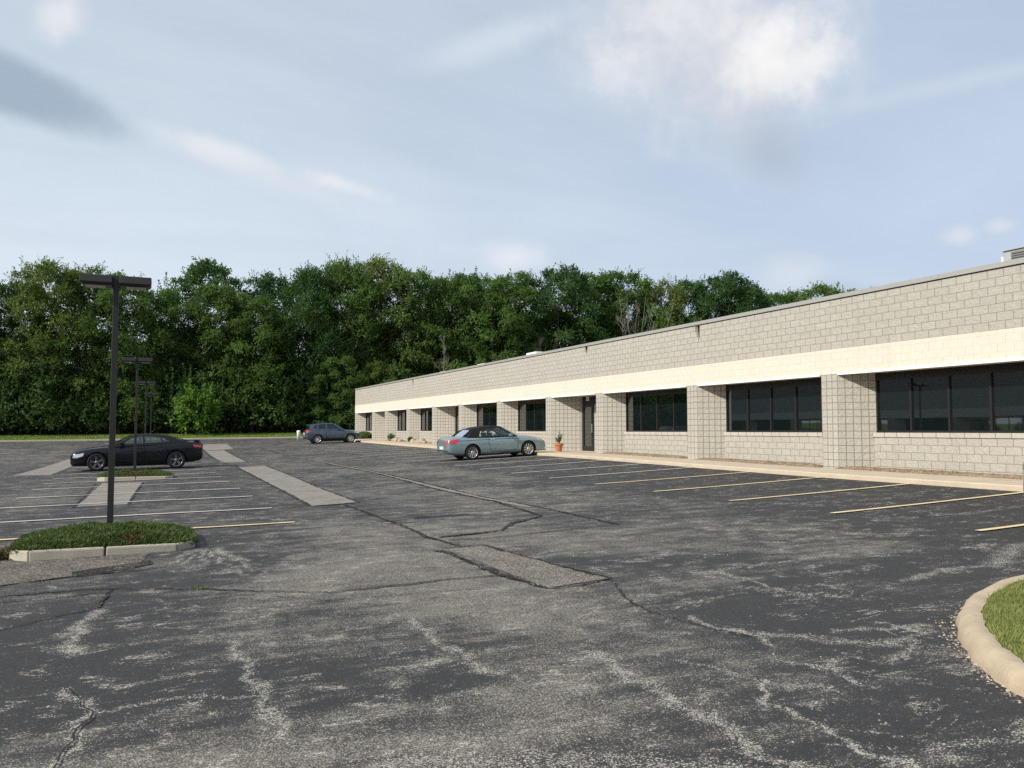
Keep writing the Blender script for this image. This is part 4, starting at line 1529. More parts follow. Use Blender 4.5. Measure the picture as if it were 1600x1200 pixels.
TREES = [  # x, y, height, kind, label
    (-17.5, 99, 17.2, 'd', 'dark tree at the left end of the wood, cut by the photo edge'),
    (-13.8, 101, 17.6, 'd', 'dark rounded tree second from the left end of the wood'),
    (-9.7, 98, 19.1, 'y', 'tall ragged yellow-green tree rising left of the near lamp head'),
    (-6.3, 100, 19.0, 'y', 'pale ragged tree whose top shows just above the near lamp head'),
    (-2.7, 97, 18.2, 'm', 'green tree just right of the near lamp head'),
    (1.4, 98, 17.2, 'm', 'shorter green tree above the roof of the black car'),
    (6.3, 103, 20.7, 'd', 'tall domed dark green tree standing behind its neighbours over the bright shrub'),
    (7.4, 98, 18.0, 'm', 'green tree right behind the bright leafy shrub'),
    (11.1, 97, 17.0, 'm', 'lower green tree right of the tall domed one'),
    (14.3, 104, 19.7, 'd', 'narrow dark tree with its top in the gap left of the upright trees'),
    (17.7, 98, 19.3, 'v', 'upright tree with spiky rising branches above the blue car'),
    (22.1, 99, 20.3, 'v', 'upright spiky tree in the middle of the three rising ones'),
    (27.3, 102, 21.7, 'y', 'tallest olive-green tree behind the far corner of the office block'),
    (30.6, 99, 20.5, 'm', 'green tree standing right of the tallest olive one'),
    (35.0, 98, 19.9, 'm', 'broad green tree with foliage down to the parapet'),
    (39.8, 104, 21.2, 'd', 'dark tree top between two broad green crowns'),
    (41.9, 99, 20.3, 'm', 'broad yellowish green crown left of the dead brown branches'),
    (47.5, 103, 21.4, 'm', 'wide green crown over the second dead tree'),
    (52.3, 100, 22.1, 'd', 'tall dark green tree right of the wide crown'),
    (59.2, 104, 22.1, 'm', 'green tree left of the pale dead stems'),
    (64.2, 103, 22.8, 'm', 'round-topped green tree behind the pale dead stems'),
    (71.2, 103, 21.8, 'y', 'thin wispy tree right of the pale dead stems'),
    (77.2, 104, 22.6, 'd', 'dark leafy tree left half of the twin dark crowns above the parapet'),
    (80.6, 100, 23.0, 'd', 'darkest rounded tree standing alone above the parapet'),
    (85.6, 103, 22.4, 'd', 'dark tree at the right flank of the twin crowns'),
    (94.8, 104, 22.0, 'm', 'low feathery tree top over the right part of the parapet'),
    (101.0, 102, 23.1, 'm', 'last feathery tree top before the roof hides the wood'),
    (110.9, 104, 23.0, 'm', 'tree at the right end of the wood hidden by the roof'),
    (20.2, 93, 11.4, 's', 'low bushy tree in front of the wood above the blue car'),
    (24.8, 93.5, 11.0, 'w', 'low lighter green tree beside the far corner of the office block'),
    (38.5, 94.5, 12.5, 's', 'low green tree behind the parapet right of the first dead tree'),
    (54.0, 95, 12.8, 'w', 'low bright green tree showing over the parapet'),
    (67.5, 96, 16.5, 'w', 'low yellow-green tree over the parapet below the wispy one'),
    (73.8, 96, 17.0, 's', 'low leafy tree over the parapet left of the dark twin crowns'),
]


def build_trees():
    # a few crowns of each habit; copies share them and differ in size and turn
    crowns = {
        'm': [crown_mesh('crown', 11, 'leaf_mid'), crown_mesh('crown', 12, 'leaf_mid', R=5.8, ragged=.4)],
        'd': [crown_mesh('crown', 21, 'leaf_dark', R=5.3, top=.8), crown_mesh('crown', 22, 'leaf_dark', R=5.8)],
        'y': [crown_mesh('crown', 31, 'leaf_warm', R=5.0, boughs=70, ragged=1.2), crown_mesh('crown', 32, 'leaf_warm', R=5.1, boughs=72, ragged=.9)],
        'v': [crown_mesh('crown', 41, 'leaf_dark', R=4.6, upright=.8, ragged=.5, top=.1), crown_mesh('crown', 42, 'leaf_mid', R=4.6, upright=.8, ragged=.5, top=.1)],
        's': [crown_mesh('crown', 51, 'leaf_mid', R=6.4, leaf=.38, boughs=44, size=1.25)],
        'w': [crown_mesh('crown', 61, 'leaf_warm', R=5.8, leaf=.38, boughs=40, size=1.25)],
    }
    trunks = [trunk_mesh('trunk', 5), trunk_mesh('trunk', 6)]
    rng = random.Random(77)

    def plant(x, y, h, k, label, group):
        T = thing('tree', label, 'tree', (x, y, gz(x, y) + (bank(y) if y > 88 else .1)), rng.uniform(0, 6.28), group)
        s = (h - (bank(y) - .1 if y > 88 else 0) * .8) / 20.0 * .98
        T.scale = (s * rng.uniform(1.0, 1.2), s * rng.uniform(.95, 1.1), s)
        link('trunk', rng.choice(trunks), T)
        link('crown', rng.choice(crowns[k]), T)
    for x, y, h, k, lb in TREES:
        plant(x, y + 2.0, (19.6 + (h - 19.6) * 1.3) * (1.0 if x < 12 else 1.02), k, lb, 'trees along the edge of the wood')
    # deeper rows that close the gaps: they look alike from the lot
    for row, (yy, n) in enumerate([(109, 20), (116, 18)]):
        for i in range(n):
            x = -32 + i * (6.9 + row * .9) + rng.uniform(-1.8, 1.8)
            h = 12.6 + min(5.0, max(0, (x + 10) * .07)) + rng.uniform(-1, 1.2)
            plant(x, yy + rng.uniform(-2, 2), h, rng.choice('ddm'), 'dark tree deep in the wood, glimpsed between the trees in front', 'trees deep in the wood')
    for i in range(9):
        plant(-62 + rng.uniform(-3, 3), 30 + i * 11 + rng.uniform(-3, 3), 9 + rng.uniform(-2, 3), rng.choice('sw'),
              'low tree beyond the mirrored building, seen only through its windows', 'trees beyond the mirrored building')
    for i in range(13):
        plant(-34 + i * 6.4 + rng.uniform(-1.5, 1.5), -40 + rng.uniform(-3, 3), 15 + rng.uniform(-2, 3), rng.choice('dm'),
              'tree beyond the near end of the lot, seen only mirrored in car paint', 'trees behind the photographer')
    # undergrowth at the foot of the wood
    bush = [crown_mesh('crown', 71, 'leaf_dark', H=5.0, R=3.0, zb=.1, boughs=20, n_tw=40), crown_mesh('crown', 72, 'leaf_mid', H=5.0, R=3.2, zb=.1, boughs=20, n_tw=40),
            crown_mesh('crown', 73, 'leaf_dark', H=5.0, R=2.7, zb=.1, boughs=18, n_tw=40)]
    stem = trunk_mesh('stem', 8, H=4.5, r=.07, limbs=5)
    for i in range(26):
        x = -36 + i * 3.2 + rng.uniform(-.9, .9)
        y = 97.4 + rng.uniform(-.5, 1.6)
        B = thing('bush', 'dark green bush in the undergrowth at the foot of the wood', 'bush', (x, y, gz(x, y) + bank(y)), rng.uniform(0, 6.28), 'bushes along the foot of the wood')
        s = rng.uniform(.75, 1.35)
        B.scale = (s, s, s * rng.uniform(.8, 1.25))
        link('stem', stem, B)
        link('foliage', rng.choice(bush), B)
    for i in range(22):
        x, y = -42 + i * 4.3 + rng.uniform(-1, 1), 106 + rng.uniform(-2, 3)
        B = thing('bush', 'dark bush deep under the trees of the wood', 'bush', (x, y, gz(x, y) + bank(y)), rng.uniform(0, 6.28), 'bushes deep in the wood')
        s = rng.uniform(1.2, 1.7)
        B.scale = (s, s, s)
        link('stem', stem, B)
        link('foliage', rng.choice(bush), B)
    # the bright large-leaved shrub in the sun
    S = thing('bright_shrub', 'bright light green large-leaved shrub glowing at the edge of the wood behind the black car', 'shrub', (5.1, 93.6, gz(5.1, 93.6) + bank(93.6)))
    link('foliage', crown_mesh('foliage', 91, 'leaf_bright', H=4.3, R=1.9, zb=.2, boughs=15, n_tw=16, leaf=.46, ragged=.6, size=.62), S)
    link('stem', trunk_mesh('stem', 9, H=3.8, r=.06, limbs=8), S)


def bare_tree(x, y, h, seed, label, spread, pale, nst=1):
    rng = random.Random(seed)
    T = thing('bare_tree', label, 'dead tree', (x, y, gz(x, y) + bank(y)), 0, 'leafless trees before the wood')
    tr, br = MB(), MB()

    def twig(p, d, ln, r, depth):
        q = p + d * ln
        mid = p + d * ln * .5 + rand_dir(rng) * ln * .06
        br.tube([p, mid, q], [r, r * .8, r * .55], 5, cap=False)
        if depth == 0:
            return
        for _ in range(3 if depth > 1 else 4):
            f = rng.uniform(.35, 1.0)
            nd = (d + rand_dir(rng) * .62 + Vector((0, 0, .22))).normalized()
            twig(p + d * ln * f, nd, ln * rng.uniform(.5, .8), r * .55, depth - 1)
    for s in range(nst):
        d = (Vector((rng.uniform(-spread, spread), rng.uniform(-spread, spread), 1))).normalized() if nst > 1 else Vector((rng.uniform(-.04, .04), 0, 1)).normalized()
        hh = h * (rng.uniform(.75, 1.0) if nst > 1 else .9)
        pts = [Vector((0, 0, -.2))]
        for i in range(1, 7):
            pts.append(d * hh * i / 6 + rand_dir(rng) * .12)
        R = .085 if nst == 1 else .075
        tr.tube(pts, [R * (1 - .13 * i) for i in range(7)], 7)
        for k in range(12 if nst == 1 else 6):
            f = rng.uniform(.4, .98)
            p = Vector((0, 0, 0)).lerp(d * hh, f)
            nd = (d * .8 + rand_dir(rng) * .75 + Vector((0, 0, .3))).normalized()
            twig(p, nd, (1.6 if nst == 1 else 2.4) * (1.3 - f), .032, 2)
    m = MAT['bare_bark'] if pale else MAT['bark']
    tr.build('trunk', m, T)
    br.build('branches', m, T)


# ------------------------------------------------------------------ small planting and furniture
def leafy(name, mat, parent, n, seed, rx, rz, leaf, z0=0.0, loc=(0, 0, 0), up=.5, narrow=.4):
    rng = random.Random(seed)
    L, T = [], []
    for _ in range(n):
        p = rand_dir(rng) * (rng.random() ** .4)
        p = Vector((p.x * rx, p.y * rx, z0 + rz * .5 * (1 + p.z)))
        d = (rand_dir(rng) + Vector((p.x / rx * .5, p.y / rx * .5, up))).normalized()
        leaf_faces(L, p, d, rand_dir(rng), leaf * rng.uniform(.6, 1.2), leaf * narrow, 0, .12)
        T.append(rng.random())
    return link(name, leaves_to_mesh(name, L, T, [MAT[mat]]), parent, loc)


def build_small_things():
    # flower pot by the door
    x, y = 17.25, 33.75
    z = gz(15.6, y) + .124
    P = thing('potted_plant', 'small leggy plant in a terracotta pot beside the entrance recess', 'potted plant', (x, y, z))
    P.scale = (.82, .82, .82)
    m = MB()
    m.lathe([(.001, 0), (.16, 0), (.225, .34), (.255, .34), (.262, .44), (.24, .45), (.225, .42), (.215, .39)], n=24)
    o = m.build('pot', MAT['terracotta'], P)
    smooth_by_angle(o.data, 35)
    s = MB()
    s.lathe([(.001, .395), (.218, .39)], n=24)
    s.build('soil', MAT['soil'], P)
    rng = random.Random(12)
    st = MB()
    L, T = [], []
    for k in range(16):
        a = rng.uniform(0, 6.28)
        d = Vector((math.cos(a) * rng.uniform(.1, .55), math.sin(a) * rng.uniform(.1, .55), 1)).normalized()
        ln = rng.uniform(.35, .72)
        b = Vector((rng.uniform(-.07, .07), rng.uniform(-.07, .07), .39))
        pts = [b, b + d * ln * .5 + rand_dir(rng) * .03, b + d * ln + rand_dir(rng) * .05]
        st.tube(pts, [.008, .006, .003], 5)
        for q in range(15):
            f = rng.uniform(.3, 1.05)
            p = pts[0].lerp(pts[2], f)
            leaf_faces(L, p, (rand_dir(rng) + Vector((0, 0, .2))).normalized(), rand_dir(rng), rng.uniform(.06, .12), .035)
            T.append(rng.random())
    st.build('stems', MAT['bark'], P)
    link('leaves', leaves_to_mesh('leaves', L, T, [MAT['pot_leaf']]), P)
    # clipped green plants and rocks in the far beds
    def bed_z(yy):
        return gz(15.6, yy) + .13
    B = thing('bush', 'bright green bushy plant in the bed at the far corner of the office block', 'bush', (17.72, 72.5, bed_z(72.5)))
    leafy('foliage', 'leaf_warm', B, 2200, 31, .55, .62, .13).scale = (1, 2.9, 1)
    rg = random.Random(6)
    for (yy, s), lb in zip([(63.2, .30), (58.0, .2)], ['small green tuft at the foot of the third pier', 'tiny green tuft among the rocks in the far bed']):
        K = thing('small_plant', lb, 'plant', (17.6, yy, bed_z(yy)))
        leafy('foliage', 'leaf_mid', K, 600, int(yy), s, s * 1.9, .10)
    rocks = [(62.3, .20, 'rounded tan rock beside the green tuft in the far bed'), (61.5, .26, 'largest tan rock in the far bed'), (60.5, .19, 'small tan rock against the fourth pier'),
             (57.1, .24, 'flat tan rock in the bed left of the fifth pier'), (56.2, .20, 'dark tan rock in the middle of its bed'), (55.0, .30, 'broad tan rock next to the fifth pier'),
             (54.5, .18, 'smallest rock tucked against the fifth pier')]
    for yy, r, lb in rocks:
        bm = bmesh.new()
        bmesh.ops.create_icosphere(bm, subdivisions=3, radius=r)
        for v in bm.verts:
            v.co *= 1 + .45 * mnoise.noise(v.co * 4 + Vector((yy, 0, 0)))
            v.co.z *= .75
            v.co.y *= 1.35
        for f in bm.faces:
            f.smooth = False
        me = bpy.data.meshes.new('rock')
        bm.to_mesh(me)
        bm.free()
        me.materials.append(MAT['rock'])
        o = link('rock', me, None, (17.55, yy, bed_z(yy) + r * .35))
        tag(o, lb, 'rock', 'rocks in the far planting beds')
    # white post at the far edge of the lot
    W = thing('utility_post', 'short white round-topped post standing behind the blue car', 'post', (12.45, 75.0, gz(12.45, 75.0)))
    W.scale = (1, 1, .6)
    m = MB()
    m.lathe([(.001, -.1), (.15, -.1), (.15, 1.30)], n=18)
    m.build('post', MAT['plastic_white'], W)
    m = MB()
    m.lathe([(.165, 1.22), (.165, 1.40), (.14, 1.47), (.07, 1.51), (.001, 1.52)], n=18)
    m.build('cap', MAT['plastic_white'], W)
    # weeds in the cracks
    Wd = leafy('weeds', 'leaf_warm', None, 60, 55, .11, .02, .03, 0, (0.55, 9.27, gz(.55, 9.27)))
    tag(Wd, 'yellow-green weeds sprouting from the crack near the island', kind='stuff')
    Wd = leafy('dry_grass', 'juniper_brown', None, 420, 56, .26, .10, .09, 0, (-1.72, 12.75, gz(-1.72, 12.75)))
    tag(Wd, 'dry straw-coloured grass at the left end of the near island', kind='stuff')
    # rough grass along the far kerb
    L, T = [], []
    rng = random.Random(15)
    for _ in range(14000):
        x = rng.uniform(-24, 19)
        y = 88.15 + 8.2 * rng.random()
        d = (rand_dir(rng) * .6 + Vector((0, 0, 1))).normalized()
        leaf_faces(L, Vector((x, y, gz(x, y) + bank(y) - .005)), d, rand_dir(rng), rng.uniform(.07, .17), .06)
        T.append(rng.random())
    tag(link('grass', leaves_to_mesh('grass', L, T, [MAT['verge_blade']])), 'strip of mown grass between the far kerb and the wood', kind='stuff')
    # fallen leaves and stones scattered over the asphalt
    gm = MB()
    rng = random.Random(19)
    for _ in range(420):
        x, y = rng.uniform(-2.5, 7.5), 2.2 + 12 * rng.random() ** 1.5
        if -1.7 < x < .8 and 12.1 < y < 14.5:
            continue
        r = rng.uniform(.003, .010)
        z = gz(x, y) + .001
        an = rng.uniform(0, 6)
        q = [(x + r * math.cos(an + k * 1.57) * rng.uniform(.7, 1.2), y + r * math.sin(an + k * 1.57), z) for k in range(4)]
        tp = (x, y, z + r * .8)
        for k in range(4):
            gm.face([q[k], q[(k + 1) % 4], tp])
    tag(gm.build('loose_stones', MAT['crumbs']), 'small loose stones scattered on the asphalt', kind='stuff')


# ------------------------------------------------------------------ cars
paint('paint_black', (0.006, 0.007, 0.010), 0.0, 0.22, 0.3)
paint('paint_teal', (0.250, 0.350, 0.380), 0.55, 0.32)
paint('paint_blue', (0.055, 0.086, 0.120), 0.5, 0.30)
paint('paint_silver', (0.52, 0.53, 0.53), 0.6, 0.30)
plain('tyre_rubber', (0.018, 0.018, 0.018), 0.85, spec=0.2)
plain('black_trim', (0.012, 0.012, 0.013), 0.5)
plain('seam_black', (0.006, 0.006, 0.006), 0.8, spec=0.1)
plain('alloy', (0.62, 0.63, 0.64), 0.28, 0.85, 0.04)
plain('dark_alloy', (0.20, 0.20, 0.215), 0.3, 0.8, 0.06)
plain('chrome', (0.75, 0.76, 0.77), 0.12, 1.0, 0.03)
plain('soft_top', (0.016, 0.016, 0.017), 0.85, 0, 0.2, 30, 0.2, 300, 0.2)
plain('tail_red', (0.50, 0.020, 0.018), 0.12, 0, 0.1, 8, coat=0.8)
plain('tail_clear', (0.62, 0.50, 0.48), 0.12, coat=0.8)
plain('head_glass', (0.50, 0.53, 0.55), 0.08, 0.3, 0.35, 14, coat=1.0)
plain('seat_dark', (0.030, 0.032, 0.034), 0.8)
plain('seat_grey', (0.085, 0.09, 0.085), 0.8)
plain('plate_white', (0.60, 0.60, 0.55), 0.5)
car_glass('glass_clear', (0.80, 0.88, 0.80))
car_glass('clear_glass', (0.8, 0.85, 0.82))
car_glass('glass_tint', (0.06, 0.07, 0.08))
car_glass('glass_mid', (0.50, 0.55, 0.55))


def interp(tab, x):
    """piecewise smooth interpolation in a list of (x, value)"""
    if x <= tab[0][0]:
        return tab[0][1]
    for (a, u), (b, v) in zip(tab, tab[1:]):
        if x <= b:
            f = (x - a) / (b - a)
            return u + (v - u) * f
    return tab[-1][1]


def car_body(spec, mat):
    """lower body lofted along the car with wheel arches cut out of it"""
    st = spec['stations']      # x, bottom, top, half width
    rows = []
    for x, zb, zt, w in st:
        h = zt - zb
        half = [(0, zb), (.78 * w, zb), (.93 * w, zb + .03), (.985 * w, zb + .14 * h), (1.0 * w, zb + .36 * h), (.992 * w, zb + .58 * h), (.985 * w, zb + .74 * h),
                (.955 * w, zb + .86 * h), (.90 * w, zb + .95 * h), (.80 * w, zt), (.45 * w, zt + spec['crown']), (0, zt + spec['crown'] * 1.25)]
        rows.append([(x, y, z) for y, z in half] + [(x, -y, z) for y, z in half[-2:0:-1]])
    mb = MB()
    mb.grid(rows, closed=True)
    mb.face(rows[0][::-1])
    mb.face(rows[-1])
    me = mb.mesh('body', [MAT[mat], MAT['black_trim']])
    bm = bmesh.new()
    bm.from_mesh(me)
    bmesh.ops.recalc_face_normals(bm, faces=bm.faces)
    bm.to_mesh(me)
    bm.free()
    o = link('body', me)
    sub = o.modifiers.new('s', 'SUBSURF')
    sub.levels = sub.render_levels = 2
    cutters = []
    for ax in (spec['rear_axle'], spec['front_axle']):
        c = MB()
        R = spec['wheel_r'] + .055
        for sgn in (-1, 1):
            prof = [(.0005, sgn * (spec['w'] - .34)), (R, sgn * (spec['w'] - .34)), (R, sgn * (spec['w'] + .3)), (.0005, sgn * (spec['w'] + .3))]
            if sgn < 0:
                prof = prof[::-1]
            c.lathe(prof, 'y', 36, 0, False, (ax, 0, spec['wheel_r'] + .01))
        cm = c.mesh('cut', [MAT['black_trim']])
        b2 = bmesh.new()
        b2.from_mesh(cm)
        bmesh.ops.remove_doubles(b2, verts=b2.verts, dist=1e-3)
        bmesh.ops.recalc_face_normals(b2, faces=b2.faces)
        b2.to_mesh(cm)
        b2.free()
        co = link('cut', cm)
        cutters.append(co)
        bo = o.modifiers.new('b', 'BOOLEAN')
        bo.operation = 'DIFFERENCE'
        bo.object = co
        bo.solver = 'EXACT'
        bo.material_mode = 'TRANSFER'
    dg = bpy.context.evaluated_depsgraph_get()
    out = bpy.data.meshes.new_from_object(o.evaluated_get(dg))
    bpy.data.objects.remove(o)
    for c in cutters:
        cm = c.data
        bpy.data.objects.remove(c)
        bpy.data.meshes.remove(cm)
    out.name = 'body'
    bm = bmesh.new()
    bm.from_mesh(out)
    for f in bm.faces:
        f.smooth = True
    for e in bm.edges:
        if len(e.link_faces) == 2 and e.calc_face_angle(0) > rad(32):
            e.smooth = False
    bm.to_mesh(out)
    bm.free()
    return out


def bvh_of(me):
    return BVHTree.FromPolygons([v.co.copy() for v in me.vertices], [tuple(p.vertices) for p in me.polygons])


def dense(poly, step=.06):
    out = []
    n = len(poly)
    for i in range(n):
        a, b = Vector(poly[i]), Vector(poly[(i + 1) % n])
        k = max(1, int((b - a).length / step))
        out += [a.lerp(b, q / k) for q in range(k)]
    return out


def on_body(bvh, poly, side, off, axis='y', step=.06):
    """a panel that follows the body: poly in (x,z) seen from the side, or (y,z) seen from the end"""
    P = dense(poly, step)
    bm = bmesh.new()
    vs = [bm.verts.new((p.x, p.y, 0)) for p in P]
    f = bm.faces.new(vs)
    bmesh.ops.triangulate(bm, faces=[f])
    for _ in range(3):
        ed = [e for e in bm.edges if e.calc_length() > step * 2.2]
        if not ed:
            break
        bmesh.ops.subdivide_edges(bm, edges=ed, cuts=1)
        bmesh.ops.triangulate(bm, faces=bm.faces)
    mb = MB()
    bm.verts.ensure_lookup_table()
    co = []
    for v in bm.verts:
        a, z = v.co.x, v.co.y
        if axis == 'y':
            o, d = Vector((a, side * 3, z)), Vector((0, -side, 0))
        else:
            o, d = Vector((side * 9, a, z)), Vector((-side, 0, 0))
        h = bvh.ray_cast(o, d)
        if h[0] is None:
            h = bvh.find_nearest(o + d * (2.2 if axis == 'y' else 6))
        co.append(h[0] + (-d) * off)
    b = len(mb.v)
    mb.v = [tuple(c) for c in co]
    for f in bm.faces:
        mb.f.append(tuple(v.index for v in f.verts))
        mb.uv.append([(0, 0)] * 3)
        mb.m.append(0)
        mb.s.append(True)
    bm.verts.index_update()
    bm.free()
    return mb


def body_line(bvh, pts, side, off, width):
    mb = MB()
    rows = []
    P = []
    for a, b in zip(pts, pts[1:]):
        a, b = Vector(a), Vector(b)
        k = max(1, int((b - a).length / .06))
        P += [a.lerp(b, q / k) for q in range(k)]
    P.append(Vector(pts[-1]))
    for i, p in enumerate(P):
        t = (P[min(i + 1, len(P) - 1)] - P[max(i - 1, 0)]).normalized()
        n = Vector((-t.y, t.x)) * width * .5
        row = []
        for q in (p + n, p - n):
            h = bvh.ray_cast(Vector((q.x, side * 3, q.y)), Vector((0, -side, 0)))
            row.append(tuple((h[0] if h[0] is not None else Vector((q.x, side * .8, q.y))) + Vector((0, side * off, 0))))
        rows.append(row)
    mb.grid(rows, s=False)
    return mb


def wheel(parent, x, y, r, rim_mat, spokes, side, spoke_w=.03):
    W = link('wheel', None, parent, (x, y, r))
    t = MB()
    w = .11
    rr = r * .70
    t.lathe([(rr, -w + .01), (rr + .02, -w), (r - .03, -w), (r - .008, -w + .02), (r, -w + .045), (r, w - .045), (r - .008, w - .02), (r - .03, w), (rr + .02, w), (rr, w - .01)], 'y', 32)
    t.build('tyre', MAT['tyre_rubber'], W)
    m = MB()
    s = side
    m.lathe([(rr + .004, s * w * .9), (rr - .012, s * w * .93), (rr - .03, s * w * .55), (rr - .03, -s * w * .8)], 'y', 32)
    m.lathe([(.001, s * w * .80), (.052, s * w * .80), (.066, s * w * .62), (.066, s * w * .3)], 'y', 20)
    for k in range(spokes):
        a = 2 * math.pi * k / spokes + .2
        d = Vector((math.cos(a), 0, math.sin(a)))
        p = Vector((-math.sin(a), 0, math.cos(a)))
        i0, o0 = .05, rr - .012
        y0, y1 = s * w * .70, s * w * .86
        wi, wo = spoke_w * .8, spoke_w
        a1, a2 = d * i0 + p * wi, d * i0 - p * wi
        b1, b2 = d * o0 + p * wo, d * o0 - p * wo
        for v in (a1, a2):
            v.y = y0
        for v in (b1, b2):
            v.y = y1
        dep = Vector((0, -s * .03, 0))
        m.face([a1, b1, b2, a2])
        m.face([a1, b1, b1 + dep, a1 + dep])
        m.face([a2, b2, b2 + dep, a2 + dep])
    m.build('rim', MAT[rim_mat], W)
    d = MB()
    d.lathe([(.001, s * .02), (rr - .035, s * .02)], 'y', 24)
    d.build('brake_disc', MAT['black_trim'], W)
    return W


def build_car(name, label, spec, loc, rz, pitch, colour, roof_mat=None, glass='glass_tint', rear_glass=None):
    C_ = thing(name, label, 'car', loc)
    C_.rotation_euler = (0, -pitch, rz)
    body = car_body(spec, colour)
    link('body', body, C_)
    bvh = bvh_of(body)
    W = spec['w']
    zb0, zr = spec['belt_z'], spec['roof_z']
    wb, wr = spec['belt_w'], spec['roof_w']
    roof_mat = roof_mat or colour

    def yz(z):
        f = (z - zb0) / (zr - zb0)
        return wb + (wr - wb) * max(-.15, min(1.0, f)) ** (1.25 if f > 0 else 1)

    def yz_(z):
        f = (z - zb0) / (zr - zb0)
        return wb + (wr - wb) * (f if f < 0 else f ** 1.25)

    # roof skin between the tops of the two screens
    top = spec['roof']     # (x, z) rear to front
    m = MB()
    rows = []
    for x, z in top:
        e = yz_(z)
        rows.append([(x, e * q, z + spec.get('roof_crown', .035) * (1 - q * q)) for q in (-1, -.85, -.6, -.3, 0, .3, .6, .85, 1)])
    m.grid(rows)
    R = m.build('roof', MAT[roof_mat], C_)
    # side frames with window openings, both sides
    holes = spec['windows']
    for side in (1, -1):
        outer = spec['side']
        loops = [[Vector((p[0], p[1], 0)) for p in dense(outer, .12)]] + [[Vector((p[0], p[1], 0)) for p in dense(h, .12)] for h in holes]
        tri = tessellate_polygon(loops)
        flat = [p for lp in loops for p in lp]
        fm = MB()
        for layer in (0, .028):
            b = len(fm.v)
            fm.v += [(p.x, side * (yz_(p.y) - layer), p.y) for p in flat]
            for t3 in tri:
                fm.f.append(tuple(b + i for i in t3))
                fm.uv.append([(0, 0)] * 3)
                fm.m.append(0)
                fm.s.append(False)
        fm.build('window_frame', MAT[spec.get('frame_mat', roof_mat)], C_)
        for h in holes:
            g = MB()
            tr = tessellate_polygon([[Vector((p[0], p[1], 0)) for p in h]])
            fl = [(p[0], side * (yz_(p[1]) - .012), p[1]) for p in h]
            g.v = fl
            for t3 in tr:
                g.f.append(tuple(t3))
                g.uv.append([(0, 0)] * 3)
                g.m.append(0)
                g.s.append(False)
            g.build('side_window', MAT[glass], C_)
            # dark rubber round the opening
            e = MB()
            n = len(h)
            for i in range(n):
                a, b = h[i], h[(i + 1) % n]
                pa, pb = (a[0], side * (yz_(a[1]) + .002), a[1]), (b[0], side * (yz_(b[1]) + .002), b[1])
                e.tube([pa, pb], .010, 5)
            e.build('window_rubber', MAT[spec.get('rubber', 'black_trim')], C_)
    # front and rear screens
    for key, gm, nm in (('screen_f', spec.get('glass_f', glass), 'windscreen'), ('screen_r', rear_glass or glass, 'rear_window')):
        (xb, zb), (xt, zt), bow = spec[key]
        g = MB()
        rows = []
        for i in range(6):
            f = i / 5
            x, z = xb + (xt - xb) * f, zb + (zt - zb) * f
            e = yz_(z) - .025
            rows.append([(x + bow * (1 - q * q) * (1 - .5 * f), e * q, z + .02 * (1 - q * q)) for q in (-1, -.75, -.5, -.25, 0, .25, .5, .75, 1)])
        g.grid(rows)
        g.build(nm, MAT[gm], C_)
    # cabin floor at belt height, dashboard and seats behind the glass
    i_ = MB()
    x0, x1 = spec['cabin']
    i_.box((x0, -W * .8, zb0 - .25), (x1, W * .8, zb0 + spec.get('deck', .015)))
    i_.build('interior', MAT['black_trim'], C_)
    for sx, hh in spec['seats']:
        for sy in (-1, 1):
            s = MB()
            s.box((sx - .10, sy * .36 - .23, zb0 - .2), (sx + .02, sy * .36 + .23, zb0 + hh * .55))
            s.box((sx - .12, sy * .36 - .13, zb0 + hh * .6), (sx - .02, sy * .36 + .13, zb0 + hh))
            so = s.build('seat', MAT[spec.get('seat_mat', 'seat_dark')], C_)
            bevel_mesh(so.data, .04, 2)
    # doors with a seam around each, handle on it
    for side in (1, -1):
        for dp, hp in spec['doors']:
            d = on_body(bvh, dp, side, .0035, step=.09)
            D = d.build('door', MAT[colour], C_)
            ln = body_line(bvh, list(dp) + [dp[0]], side, .006, .014)
            ln.build('door_seam', MAT['seam_black'], D)
            hd = body_line(bvh, [(hp[0] - .10, hp[1]), (hp[0] + .10, hp[1] + .004)], side, .03, .032)
            hd.build('door_handle', MAT[spec.get('handle', colour)], D)
        for nm, poly, mt in spec['side_panels']:
            on_body(bvh, poly, side, .010, step=.04).build(nm, MAT[mt], C_)
        for pts, wd, mt in spec.get('lines', []):
            body_line(bvh, pts, side, .008, wd).build('side_moulding', MAT[mt], C_)
        # mirror
        mx, mz = spec['mirror']
        mm = MB()
        mm.box((mx - .05, side * (wb + .05), mz - .055), (mx + .10, side * (wb + .22), mz + .065))
        M_ = mm.build('wing_mirror', MAT[spec.get('mirror_mat', colour)], C_)
        bevel_mesh(M_.data, .035, 3)
    for nm, poly, mt, side in spec['end_panels']:
        on_body(bvh, poly, side, .012, 'x', .05).build(nm, MAT[mt], C_)
    for ax in ('rear_axle', 'front_axle'):
        for side in (1, -1):
            wheel(C_, spec[ax], side * (W - .125), spec['wheel_r'], spec['rim_mat'], spec['spokes'], side, spec.get('spoke_w', .03))
    u = MB()
    u.box((spec['rear_axle'] - .3, -W + .25, .16), (spec['front_axle'] + .3, W - .25, .30))
    u.build('underbody', MAT['black_trim'], C_)
    for fn in spec.get('extra', []):
        fn(C_, bvh)
    return C_


